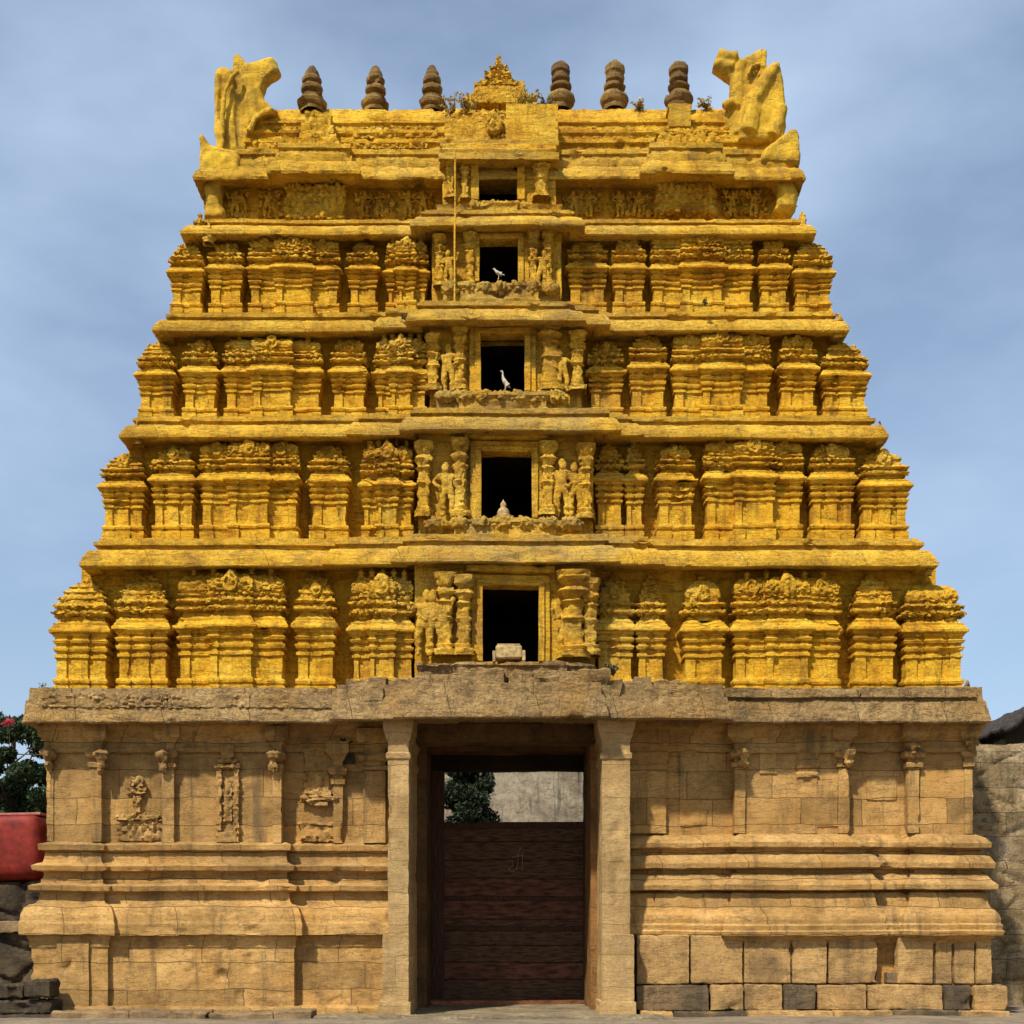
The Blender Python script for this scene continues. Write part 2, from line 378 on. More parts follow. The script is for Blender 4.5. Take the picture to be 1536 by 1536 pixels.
# --- base walls (solid blocks either side of the passage, wider passage behind the gate)
def base_block(side):
    if side < 0:
        path = [(XL, 0), (PX(150, 0), 0), (PX(150, 0), .10), (PX(421, 0), .10), (PX(421, 0), .32), (DL, .32), (DL, 3.9), (-2.5, 3.9), (-2.5, DEPTH), (XL, DEPTH)]
    else:
        path = [(DR, .30), (PX(1110, 0), .30), (PX(1110, 0), .05), (PX(1272, 0), .05), (PX(1272, 0), .2), (PX(1365, 0), .2), (PX(1365, 0), 0), (XR, 0), (XR, DEPTH), (2.5, DEPTH), (2.5, 3.9), (DR, 3.9)]
    return sweep('base_wall', path, [(0, -.2), (0, 6.5)], M_BASE, T, True, 0.09, 'worn', .6)
base_block(-1); base_block(1)

# --- moulded plinth
PROF_L = [(.20, -.3), (.46, -.3), (.46, .10), (.43, .14), (.30, .16), (.30, 1.30), (.33, 1.34), (.33, 1.42), (.36, 1.50), (.38, 1.56), (.49, 1.57), (.49, 1.80), (.47, 1.84), (.455, 1.98), (.41, 2.10), (.33, 2.17), (.24, 2.20), (.20, 2.26),
          (.18, 2.42), (.34, 2.45), (.36, 2.54), (.22, 2.58), (.16, 2.60), (.16, 2.66), (.12, 2.70), (.12, 2.80), (.16, 2.82), (.28, 2.84), (.31, 2.93), (.20, 2.98), (.14, 3.00), (.12, 3.06), (.10, 3.22), (.20, 3.25), (.22, 3.36), (.12, 3.40), (.03, 3.43), (-.2, 3.44)]
PROF_R = [(.10, 0.0), (.14, .3), (.14, 1.36), (.22, 1.40), (.27, 1.46), (.38, 1.53), (.46, 1.56), (.48, 1.64), (.44, 1.67), (.455, 1.76), (.41, 1.80), (.42, 1.88), (.40, 1.96), (.35, 2.02), (.33, 2.06), (.30, 2.10), (.24, 2.40), (.14, 2.44),
          (.38, 2.47), (.39, 2.56), (.26, 2.70), (.22, 2.78), (.12, 2.80), (.12, 2.86), (.34, 2.90), (.35, 3.00), (.26, 3.14), (.12, 3.18), (.12, 3.26), (.28, 3.31), (.29, 3.40), (.18, 3.52), (.05, 3.58), (-.2, 3.6)]
sweep('plinth_moulding', [(XL, 6), (XL, 0), (PX(146, 0), 0), (PX(146, 0), .12), (PX(421, 0), .12), (PX(421, 0), .34), (PX(592, 0), .34)], PROF_L, M_BASE, T, False, 0.055, 'worn', .75, .03)
sweep('plinth_moulding', [(PX(930, 0), .30), (PX(1002, 0), .30), (PX(1002, 0), .24), (PX(1113, 0), .24), (PX(1113, 0), .02), (PX(1288, 0), .02), (PX(1288, 0), .16), (PX(1378, 0), .16), (PX(1378, 0), .0), (XR, 0), (XR, 6)], PROF_R, M_BASE, T, False, 0.055, 'worn', .75, .03)

# lower left pilaster blocks and panels under the slab
for x0, x1, yt in ((84, 132, 1412), (168, 186, 1425), (270, 276, 1410), (328, 334, 1410), (486, 492, 1405)):
    box('plinth_pilaster', PX(x0, -.4), PX(x1, -.4), -.36 + (0.2 if x0 > 150 else 0) + (.2 if x0 > 430 else 0), 0.1, .1, PZ(yt, -.5), M_BASE, T, 0.07, 'worn', 1.2)
# uneven blocks of the right-hand plinth
rnd = random.Random(5)
rows = [((1402, 1476), [(955, 1034, 0), (1036, 1114, 2), (1116, 1186, 0), (1188, 1240, 0), (1243, 1316, 0), (1346, 1400, 0), (1403, 1428, 2), (1431, 1462, 0), (1464, 1488, 0)]),
        ((1477, 1516), [(955, 1064, 3), (1066, 1115, 1), (1117, 1174, 1), (1176, 1224, 3), (1226, 1300, 1), (1302, 1414, 1), (1417, 1458, 3), (1461, 1512, 0)]),
        ((1458, 1476), [(1240, 1318, 3), (1330, 1408, 3)]),
        ((1516, 1534), [(960, 1010, 1), (1012, 1120, 3), (1122, 1250, 1), (1252, 1340, 1), (1342, 1440, 3), (1442, 1516, 1)])]
M_BLK1 = stone('granite_block', (0.58, 0.37, 0.14), (0.46, 0.285, 0.105), (0.27, 0.17, 0.07), (0.08, 0.06, 0.04), 0.6, None, 0.6, 1, 0.6)
M_BLK2 = stone('brown_granite_block', (0.34, 0.21, 0.09), (0.23, 0.15, 0.065), (0.12, 0.08, 0.045), (0.06, 0.045, 0.035), 0.8, None, 0.6, 1, 0.6)
M_BLK3 = stone('damp_granite_block', (0.30, 0.20, 0.095), (0.15, 0.11, 0.06), (0.065, 0.052, 0.038), (0.035, 0.032, 0.028), 0.8, None, 0.7, 1, 0.5)
M_TAN2 = stone('stained_granite', (0.36, 0.25, 0.12), (0.26, 0.175, 0.085), (0.15, 0.105, 0.06), (0.07, 0.055, 0.04), 0.6, None, 0.6, 1, 0.5)
for (y0, y1), bl in rows:
    for x0, x1, k in bl:
        Yf = -.22 - rnd.random() * .05 - (.12 if y0 > 1470 else 0) - (.25 if y0 > 1510 else 0) + (.035 if y0 == 1458 else 0)
        box('plinth_block', PX(x0, Yf) + .01, PX(x1, Yf) - .01, Yf, .2, PZ(y1, Yf) + .008, PZ(y0, Yf) - .008, [M_BLK1, M_BLK1, M_BLK1 if y0 < 1420 else M_BLK2, M_BLK3][k], T, 0.06, 'worn', 1.2, .02)

# --- wall pilasters with bracket capitals
def pilaster(x0, x1, yt, yb, Yf, drop=0.0, lean=0, big=1.0, mat=M_BASE):
    X0, X1 = PX(x0, Yf), PX(x1, Yf); w = X1 - X0; zt, zb = PZ(yt, Yf), PZ(yb, Yf); H = zt - zb
    path = [(X0, Yf + .5), (X0, Yf), (X1, Yf), (X1, Yf + .5)]
    sh = sweep('pilaster', path, [(-.0, zb), (.0, zt - .75)], mat, T, False, 0.06, 'worn')
    c = [(0, zt - .75), (.04 * big, zt - .74), (.05 * big, zt - .66), (.0, zt - .63), (.0, zt - .58), (.07 * big, zt - .54), (.09 * big, zt - .46), (.04, zt - .40), (.0, zt - .38),
         (.0, zt - .30), (.05, zt - .22), (.12 * big, zt - .14), (.13 * big, zt - .06), (.13 * big, zt + .1)]
    sweep('capital', path, c, mat, sh, False, 0.045, 'worn', 1.6)
    if drop:
        vs, fs = lathe_data(X0 + w * (.5 + lean), Yf - .09, [(.001, zt - .95 * drop), (.05, zt - .9 * drop), (.1, zt - .8 * drop), (.07, zt - .7 * drop), (.14, zt - .6 * drop), (.17, zt - .5 * drop), (.1, zt - .42 * drop), (.001, zt - .38 * drop)], 14)
        finish('bracket_pendant', vs, fs, mat, sh, 'carved', .5)
    return sh
pilaster(70, 80, 1095, 1262, -.02, .9)
pilaster(136, 152, 1095, 1262, -.10, .95, .6)
pilaster(243, 261, 1095, 1265, -.04, .95, -.3)
pilaster(409, 422, 1098, 1265, -.06, .9, -.3)
pilaster(545, 578, 1100, 1265, .12, 0)
pilaster(500, 514, 1120, 1265, .18, 0)
pilaster(944, 999, 1100, 1250, .18, 0, big=.5)
pilaster(1102, 1118, 1095, 1250, -.02, .85, .3, 1.3)
pilaster(1258, 1274, 1095, 1250, -.02, .85, .3, 1.2)
pilaster(1363, 1379, 1095, 1250, -.08, .6, -.2, 1.3)
pilaster(1447, 1459, 1095, 1250, -.05, .5, .2)
for x0, x1 in ((1196, 1226),):
    pilaster(x0, x1, 1110, 1250, .02, 0, big=.6)
# frieze bands under the cornice
for x0, x1, Yf in ((66, 150, -.06), (150, 421, .03), (421, 580, .24), (945, 1110, .22), (1110, 1272, -.02), (1272, 1365, .13), (1365, 1463, -.06)):
    X0, X1 = PX(x0, Yf), PX(x1, Yf); z = PZ(1090, Yf)
    sweep('frieze_band', [(X0, Yf + .35), (X0, Yf), (X1, Yf), (X1, Yf + .35)], [(0, z - .52), (.02, z - .50), (.02, z - .42), (0, z - .40), (0, z - .22), (.05, z - .18), (.07, z - .1), (.16, z - .02), (.18, z + .1)], M_BASE, T, False, 0.06, 'worn', .8)

# --- carved reliefs on the left base wall
Yw = .10
def relief(name, data, mat=M_BASE, amp=.7, dk='worn', lab=None):
    o = finish(name, data[0], data[1], mat, T, dk, amp)
    if lab: o['label'] = lab
    return o
def pbox(x0, x1, y0, y1, Yf, Yb, d=None, res=.05):
    vs, fs = d if d else ([], [])
    return box_data(PX(x0, Yf), PX(x1, Yf), Yf, Yb, PZ(y1, Yf), PZ(y0, Yf), res, vs, fs, .015)
d = pbox(172, 238, 1222, 1230, .0, .2); d = pbox(176, 256, 1230, 1262, .04, .2, d); d = pbox(200, 211, 1190, 1222, .02, .2, d); d = pbox(190, 218, 1180, 1190, .0, .2, d); d = pbox(194, 214, 1164, 1178, .02, .2, d); d = pbox(199, 209, 1196, 1204, -.02, .2, d)
relief('pot_relief', d, amp=1.5, dk='crown', lab='small eroded pedestal and pot carved in low relief')
d = ([], [])
for a_ in ((324, 332, 1152, 1246, .0), (350, 358, 1152, 1246, .0), (322, 360, 1146, 1153, -.04), (326, 356, 1138, 1146, -.01), (332, 350, 1118, 1138, -.02), (336, 347, 1106, 1118, .0), (324, 358, 1246, 1264, .0), (334, 348, 1170, 1232, .05)):
    d = pbox(*a_, .2, d)
relief('niche_relief', d, amp=.9, dk='crown', lab='narrow carved niche with a pointed crown in low relief')
d = ([], [])
for a_ in ((456, 500, 1100, 1190, .24), (462, 496, 1185, 1194, .16), (450, 508, 1193, 1200, .13), (466, 492, 1200, 1208, .17), (452, 506, 1236, 1262, .22), (446, 512, 1232, 1238, .18)):
    d = pbox(*a_, .45, d)
relief('broken_relief', d, amp=1.6, dk='crown', lab='broken shapeless relief beside the dark slot')
box('niche_shade', PX(511, .3), PX(531, .3), .24, .4, PZ(1145, .3), PZ(1100, .3), M_DARK, T, .05, 'rough', .6)  # solid block; the shade of a recess is put into its dark colour
for x0, x1, y0, y1 in ((1140, 1165, 1120, 1160), (1020, 1060, 1130, 1240), (1300, 1345, 1165, 1200), (1195, 1256, 1175, 1240)):
    relief('wall_slab', pbox(x0, x1, y0, y1, (.28 if x0 < 1100 else .02 if x0 < 1280 else .17), .5, None, .08), amp=1.2)

# --- doorway
def dpillar(x0, x1, x0b, x1b, Yf):
    X0, X1 = PX(x0, Yf), PX(x1, Yf)
    path = [(X0, 3.2), (X0, Yf), (X1, Yf), (X1, 3.2)]
    pr = [(0, -.2), (0, PZ(1140, Yf)), (.03, PZ(1138, Yf)), (.04, PZ(1131, Yf)), (0, PZ(1128, Yf)), (0, PZ(1112, Yf)), (.03, PZ(1108, Yf)), (.09, PZ(1092, Yf)), (.10, PZ(1082, Yf)), (.10, 5.95)]
    p = sweep('door_pillar', path, pr, M_PIL, T, False, .06, 'worn', .8)
    box('pillar_base', PX(x0b, Yf - .1), PX(x1b, Yf - .1), Yf - .12, .4, -.1, PZ(1402, Yf - .1), M_PIL, p, .07, 'worn', .8)
    box('pillar_foot', PX(x0b - 6, Yf - .15), PX(x1b + 3, Yf - .15), Yf - .2, .4, -.1, PZ(1502, Yf - .15), M_PIL, p, .07, 'worn', 1)
dpillar(582, 613, 574, 613, -.62)
dpillar(903, 945, 905, 951, -.62)
# jamb strips stepping inward
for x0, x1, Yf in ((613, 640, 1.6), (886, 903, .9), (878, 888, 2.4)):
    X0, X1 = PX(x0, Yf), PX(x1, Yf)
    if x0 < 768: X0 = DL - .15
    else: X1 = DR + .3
    box('door_jamb', X0, X1, Yf, 3.3, -.05, 5.9, M_JAMB if x0 != 886 else stone('sunlit_jamb', (.36, .19, .06), (.28, .14, .045), (.17, .08, .03), (.08, .05, .02), .4, None, .5, .3, .5), T, .12, 'worn', .7)  # right jamb's sunlit orange is put into a lighter copy of the stone
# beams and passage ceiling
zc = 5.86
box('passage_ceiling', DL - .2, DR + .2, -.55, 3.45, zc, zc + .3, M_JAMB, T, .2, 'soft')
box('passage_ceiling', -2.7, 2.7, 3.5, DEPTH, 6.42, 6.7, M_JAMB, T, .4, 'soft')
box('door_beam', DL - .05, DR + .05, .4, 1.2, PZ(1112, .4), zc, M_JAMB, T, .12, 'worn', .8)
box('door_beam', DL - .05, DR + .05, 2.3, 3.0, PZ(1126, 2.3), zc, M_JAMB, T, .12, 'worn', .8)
box('door_lintel', DL - .4, DR + .4, 3.28, 3.72, PZ(1155, 3.28), 6.44, M_BLACK, T, .15, 'soft')
GY = 3.5
fr = box('gate_frame', PX(650, GY - .1) - .25, PX(666, GY - .1), GY - .1, GY + .15, 0, PZ(1150, GY), M_WOODF, T, .15, 'soft')
box('frame_post', PX(882, GY - .1), PX(882, GY - .1) + .3, GY - .1, GY + .15, 0, PZ(1150, GY), M_WOODF, fr, .15, 'soft')
gate = empty('wooden_gate', (0, 0, 0), None, None); gate.parent = T
gate['label'] = 'dark brown plank gate closing the lower part of the doorway'
ys = [1236, 1262, 1290, 1318, 1347, 1378, 1392, 1418, 1444, 1470, 1500]
vs, fs = [], []; vr, fr2 = [], []
for i in range(len(ys) - 1):
    tgt = (vr, fr2) if i in (3, 4, 8) else (vs, fs)
    box_data(PX(664, GY), PX(883, GY), GY + .004 * (i % 3), GY + .09, PZ(ys[i + 1], GY) + .006, PZ(ys[i], GY) - .006, .12, tgt[0], tgt[1], .012)
finish('backing_board', *box_data(PX(664, GY), PX(883, GY), GY + .07, GY + .12, PZ(1500, GY), PZ(1238, GY), .3, [], []), M_WOOD, gate, 'soft', .3)
finish('planks', vs, fs, M_WOOD, gate, 'soft', .6)
finish('red_planks', vr, fr2, M_WOODR, gate, 'soft', .6)
d = box_data(PX(664, GY), PX(883, GY), GY - .04, GY + .1, PZ(1243, GY), PZ(1233, GY), .1)
for yy in (1347, 1392):
    d = box_data(PX(666, GY), PX(881, GY), GY - .03, GY + .05, PZ(yy + 4, GY), PZ(yy - 3, GY), .1, *d)
finish('rail', d[0], d[1], M_WOODF, gate, 'soft', .6)
def gp(x, y): return (PX(x, GY), GY - .03, PZ(y, GY))
tube('gate_mark', [gp(763, 1300), gp(765, 1306), gp(770, 1308), gp(775, 1303), gp(777, 1294), gp(777, 1280), gp(781, 1272)], .008, M_MARK, gate)  # pale scratch-like mark on the planks, built from thin tubes
tube('gate_mark', [gp(768, 1286), gp(776, 1284), gp(784, 1284)], .008, M_MARK, gate)
tube('gate_mark', [gp(784, 1278), gp(783, 1306)], .007, M_MARK, gate)
tube('gate_mark', [gp(763, 1292), gp(768, 1290), gp(770, 1298), gp(765, 1302)], .007, M_MARK, gate)
box('door_sill', PX(636, 3.2), PX(884, 3.2), 2.9, 3.45, -.02, .10, M_SILLW, T, .1, 'soft')
box('door_threshold', DL, DR, -.5, 2.9, -.1, .015, M_SLAB, T, .15, 'soft')

# --- cornices ---------------------------------------------------------------
def cornice(edge_y, x0, x1, Ye, H, O, bays, mat, dk='worn', amp=1.0, back=None, topY=None, res=.05, flat=False):
    """closed overhanging eave; bays: (px0, px1, forward metres) sorted & nested projections"""
    z0 = PZ(edge_y, Ye); X0, X1 = PX(x0, Ye), PX(x1, Ye); back = back or DEPTH - Ye
    # path at the outer edge minus overhang O
    pts = [(X0 + O, Ye + O)]
    cur = 0
    for px, fwd in bays:
        X = PX(px, Ye); s = 1 if fwd > cur else -1
        X2 = X + s * 0
        pts += [(X2, Ye + O - cur), (X2, Ye + O - fwd)]; cur = fwd
    pts += [(X1 - O, Ye + O), (X1 - O, back), (X0 + O, back)]
    f = H
    if flat:
        pr = [(-.6, z0 + .12), (O * .45, z0 + .12), (O * .5, z0 + .04), (O * .95, z0), (O, z0 + .03), (O, z0 + .08), (O * .93, z0 + f * .35), (O * .86, z0 + f * .62), (O * .80, z0 + f * .64), (O * .78, z0 + f * .98), (O * .2, z0 + f), (-.7, z0 + f)]
    else:
        pr = [(-.5, z0 + .10), (O * .35, z0 + .10), (O * .45, z0 + .03), (O * .96, z0), (O, z0 + .02), (O, z0 + .09), (O * .95, z0 + .10), (O * .93, z0 + f * .26), (O * .84, z0 + f * .42), (O * .72, z0 + f * .55), (O * .56, z0 + f * .60), (O * .46, z0 + f * .62), (O * .46, z0 + f * .72), (O * .60, z0 + f * .74), (O * .60, z0 + f * .84), (O * .44, z0 + f * .86), (O * .44, z0 + f * .98), (O * .1, z0 + f), (-.6, z0 + f)]
    return sweep('cornice', pts, pr, mat, T, True, res, dk, amp, .03)

# tier data: front plane, storey base px, cornice edge px, cornice extents
TI = [dict(Y=.25, yb=1036, ye=850, x0=118, x1=1408, win=(724, 808, 880, 992), core=(95, 1432)),
      dict(Y=.90, yb=806, ye=657, x0=178, x1=1334, win=(722, 798, 680, 778), core=(165, 1352)),
      dict(Y=1.50, yb=630, ye=497, x0=228, x1=1275, win=(721, 787, 503, 588), core=(215, 1292)),
      dict(Y=2.05, yb=468, ye=352, x0=270, x1=1225, win=(719, 777, 362, 425), core=(263, 1240))]
CF = .62      # how far the central bay stands forward
def projs(t): return None
# base cornice
cornice(1084, 30, 1487, -.62, .72, .62, [(545, .34), (640, .55), (862, .34), (1046, 0)], M_GREY, 'worn', 1.3, back=3.2, flat=True)
z_ = PZ(1084, -.62)
for pth in ([(PX(30, -.62) + .62, DEPTH), (PX(30, -.62) + .62, 3.84)], [(PX(1487, -.62) - .62, 3.84), (PX(1487, -.62) - .62, DEPTH)]):
    sweep('side_cornice', pth, [(-.6, z_ + .12), (.28, z_ + .12), (.31, z_ + .04), (.6, z_), (.62, z_ + .06), (.54, z_ + .45), (.5, z_ + .46), (.48, z_ + .7), (.1, z_ + .72), (-.7, z_ + .72)], M_GREY, T, False, .09, 'worn', 1.3)
for i, t in enumerate(TI):
    Ye = t['Y'] - .17
    zt = PZ(TI[i + 1]['yb'], TI[i + 1]['Y']) if i < 3 else PZ(328, 2.6)
    H = PZ([806, 622, 466, 327][i], Ye + .28) - PZ(t['ye'], Ye)
    b = [[(525, .12), (628, .30), (888, .12), (955, 0)], [(560, .12), (640, .40), (890, .12), (925, 0)], [(600, .15), (650, .48), (838, .30), (875, 0)], [(655, .36), (838, 0)]][i]
    cornice(t['ye'], t['x0'], t['x1'], Ye, H, .55, b, M_YCOR, 'worn', .95)

# --- miniature shrines -------------------------------------------------------
def arch(cx, Yf, cz, r, parent, mat=None, name='arch_ornament'):
    vs, fs = [], []; n = 22
    rings = [(0.0, -.13), (.25, -.14), (.45, -.10), (.62, -.08), (.74, -.12), (.92, -.12), (1.06, -.04), (1.08, .14)]
    for rr, yy in rings:
        for k in range(n):
            t = 2 * math.pi * k / n; up = max(0, math.cos(t)); pk = 1 + .45 * up ** 8 * rr + .12 * max(0, -math.cos(t)) * rr
            vs.append((cx + r * rr * pk * math.sin(t) * (1.0), Yf + yy * (r / .3), cz + r * rr * pk * math.cos(t)))
    for i in range(len(rings) - 1):
        for k in range(n):
            k2 = (k + 1) % n; fs.append((i * n + k, (i + 1) * n + k, (i + 1) * n + k2, i * n + k2))
    return finish(name, vs, fs, mat or M_YELC, parent, 'carved', .45, 50)

SEED = [0]
def shrine(x0, x1, yb, yt, Yf, kind='kuta', closed=False, fe=.52, side=0, dep=.62):
    SEED[0] += 1; rn = random.Random(SEED[0])
    x0 += rn.uniform(-1.5, 1.5); x1 += rn.uniform(-1.5, 1.5)
    X0, X1 = PX(x0, Yf), PX(x1, Yf)
    ov = .06
    X0 += ov; X1 -= ov; Yf = Yf + ov
    w = X1 - X0; zb = PZ(yb, Yf) - .03; zt = PZ(yt, Yf + .25); H = zt - zb; Yb = Yf + (w if closed else dep)
    Z = lambda k: zb + H * k
    fe += rn.uniform(-.015, .015)
    e = fe
    # body with corner pilasters and (on long shrines) a projecting centre
    if kind == 'kuta':
        a_ = .20 * w; jo = .045
        front = [(X0, Yf), (X0 + a_, Yf), (X0 + a_, Yf + jo), (X0 + .36 * w, Yf + jo), (X0 + .36 * w, Yf - .01), (X1 - .36 * w, Yf - .01), (X1 - .36 * w, Yf + jo), (X1 - a_, Yf + jo), (X1 - a_, Yf), (X1, Yf)]
        if w < .75: front = [(X0, Yf), (X0 + .28 * w, Yf), (X0 + .28 * w, Yf + jo), (X1 - .28 * w, Yf + jo), (X1 - .28 * w, Yf), (X1, Yf)]
    else:
        jo = .05; F = .09
        fr_ = [0, .09, .30, .37, .63, .70, .91, 1]
        ds = [0, jo, -F, -F + jo, -F, jo, 0]
        front = []
        for j in range(7):
            front += [(X0 + fr_[j] * w, Yf + ds[j]), (X0 + fr_[j + 1] * w, Yf + ds[j])]
    path = ([(X0, Yb)] + front + [(X1, Yb)])
    s = min(1, H / 2.0)
    def mo(k, o_): return (o_, Z(k))
    body = [(.04, Z(0) - .35), mo(0, .06), mo(.035, .06), mo(.04, .02), mo(.055, .02), mo(.06, .05), mo(.08, .065), mo(.10, .05), mo(.105, .01), mo(.125, .0), mo(e - .235, .0), mo(e - .23, .035), mo(e - .205, .035), mo(e - .20, .0), mo(e - .175, -.01), mo(e - .17, .04), mo(e - .15, .06), mo(e - .14, .06), mo(e - .135, .015), mo(e - .105, .0), mo(e - .10, .05), mo(e - .08, .075), mo(e - .07, .03), mo(e - .045, .02), mo(e - .04, .06), mo(e - .02, .07)]
    st = [(q[0], q[1]) for q in path]
    B = sweep('miniature_shrine', path if not closed else [(X0, Yf)] + front[1:] + [(X1, Yb), (X0, Yb)], body, M_YEL, T, closed, .045, 'worn', .75, .022)
    # eave
    ep = [(X0, Yb), (X0, Yf), (X1, Yf), (X1, Yb)]
    if kind == 'shala': ep = [(X0, Yb), (X0, Yf), (X0 + .30 * w, Yf), (X0 + .30 * w, Yf - F), (X0 + .70 * w, Yf - F), (X0 + .70 * w, Yf), (X1, Yf), (X1, Yb)]
    cp = [ep[1], *ep[2:-1], (X1, Yb), (X0, Yb)] if closed else ep
    ev = [(-.02, Z(e - .025)), (.06, Z(e - .022)), (.12, Z(e - .014)), (.13, Z(e - .008)), (.13, Z(e + .010)), (.10, Z(e + .025)), (.075, Z(e + .045)), (.05, Z(e + .055)), (.055, Z(e + .072)), (.02, Z(e + .076)), (-.03, Z(e + .10))]
    sweep('eave', cp, ev, M_YEL, B, closed, .035, 'worn', 1.2, .025)
    # neck and crown
    k = (1 - e - .10)
    n_ = lambda q: Z(e + .10 + k * q)
    hw = min(w / 2, .62)
    c = [(-.03, n_(-.02)), (-.05, n_(.10)), (.05, n_(.11)), (.08, n_(.14)), (.08, n_(.19)), (.0, n_(.21)), (-.02, n_(.28)), (.06, n_(.30)), (.08, n_(.33)), (.06, n_(.38)), (.0, n_(.40)), (.0, n_(.44)), (.04, n_(.46)), (.05, n_(.50))]
    v = rn.random()
    if kind == 'shala':
        c += [(-.02, n_(.52)), (.03, n_(.58)), (.045, n_(.68)), (.03, n_(.77)), (-.02, n_(.85)), (-.06, n_(.87)), (-.06, n_(.91)), (-.14, n_(.96)), (-.26, n_(1.0)), (-.55, n_(1.0))]
    elif v < .45:      # stepped pyramid
        c = c[:9] + [(-.01, n_(.40)), (-.04 * w, n_(.42)), (-.04 * w, n_(.50)), (-.01 * w, n_(.52)), (-.02 * w, n_(.58)), (-.10 * w, n_(.60)), (-.11 * w, n_(.67)), (-.08 * w, n_(.69)), (-.10 * w, n_(.74)), (-.18 * w, n_(.76)), (-.20 * w, n_(.82)), (-.17 * w, n_(.84)), (-.20 * w, n_(.88)), (-.30 * w, n_(.91)), (-.33 * w, n_(.97)), (-.40 * w, n_(.99)), (-.38 * w, n_(1.03)), (-.44 * w, n_(1.08)), (-.49 * w, n_(1.15))]
    elif v < .8:       # dome with a knob
        c = c[:9] + [(-.03 * w, n_(.40)), (-.07 * w, n_(.43)), (-.03 * w, n_(.50)), (-.02 * w, n_(.60)), (-.05 * w, n_(.70)), (-.11 * w, n_(.79)), (-.19 * w, n_(.87)), (-.30 * w, n_(.93)), (-.40 * w, n_(.97)), (-.44 * w, n_(1.0)), (-.39 * w, n_(1.05)), (-.45 * w, n_(1.10)), (-.49 * w, n_(1.16))]
    else:              # bell
        c = c[:9] + [(-.02 * w, n_(.42)), (-.08 * w, n_(.46)), (-.10 * w, n_(.55)), (-.10 * w, n_(.62)), (-.06 * w, n_(.64)), (-.07 * w, n_(.69)), (-.15 * w, n_(.71)), (-.17 * w, n_(.80)), (-.24 * w, n_(.88)), (-.35 * w, n_(.94)), (-.42 * w, n_(1.0)), (-.39 * w, n_(1.04)), (-.45 * w, n_(1.08)), (-.49 * w, n_(1.15))]
    rp = ep
    if kind == 'shala': rp = ep
    if closed: rp2 = [(X0, Yf), (X1, Yf), (X1, Yb), (X0, Yb)]; Rf = sweep('shrine_roof', rp2, c, M_YELC, B, True, .032, 'crown', 1.0)
    else: Rf = sweep('shrine_roof', rp, c, M_YELC, B, False, .032, 'crown', 1.0)
    if kind == 'kuta':
        if rn.random() < .4: arch((X0 + X1) / 2, Yf + .02, n_(.60), min(.15 * w, .13), B)
    else:
        arch((X0 + X1) / 2, Yf - .10, n_(.72), .13 * H / 2.2 + .02, B)
        for sx in ((.16, .84) if rn.random() < .5 else ()): arch(X0 + sx * w, Yf, n_(.70), .10 * H / 2.2 + .02, B)
        for j in range(5):
            xx = X0 + w * (.12 + .19 * j); z = n_(.98); Y_ = Yf + .12
            d = lathe_data(xx, Y_, [(.001, z - .06), (.07, z - .03), (.045, z + .03), (.07, z + .07), (.03, z + .13), (.001, z + .17)], 9, step=.05)
            finish('crest_finial', d[0], d[1], M_YELC, B, 'worn', 1)
    return B

SH = [ # tier A
 [(80, 160, 872, 'C'), (172, 250, 862, 'k'), (266, 427, 862, 's'), (443, 504, 862, 'k'), (525, 620, 866, 'p'), (893, 950, 868, 'q'), (955, 1000, 870, 'q'), (1025, 1086, 868, 'k'), (1100, 1262, 868, 's'), (1280, 1345, 866, 'k'), (1356, 1447, 872, 'C')],
 [(152, 215, 682, 'C'), (228, 290, 670, 'k'), (300, 447, 668, 's'), (462, 524, 670, 'k'), (542, 620, 672, 'p'), (893, 935, 668, 'q'), (938, 966, 666, 'q'), (985, 1041, 668, 'k'), (1056, 1204, 664, 's'), (1217, 1281, 664, 'k'), (1290, 1365, 675, 'C')],
 [(205, 259, 516, 'C'), (272, 324, 508, 'k'), (336, 480, 512, 's'), (496, 550, 508, 'k'), (562, 640, 512, 'p'), (884, 936, 512, 'q'), (945, 1000, 502, 'k'), (1009, 1156, 504, 's'), (1171, 1226, 502, 'k'), (1236, 1303, 514, 'C')],
 [(254, 303, 368, 'C'), (312, 363, 364, 'k'), (372, 508, 364, 's'), (522, 565, 364, 'k'), (578, 642, 366, 'p'), (852, 910, 358, 'q'), (920, 968, 356, 'k'), (977, 1128, 356, 's'), (1140, 1184, 356, 'k'), (1192, 1250, 366, 'C')]]
FE = [.53, .56, .52, .52]
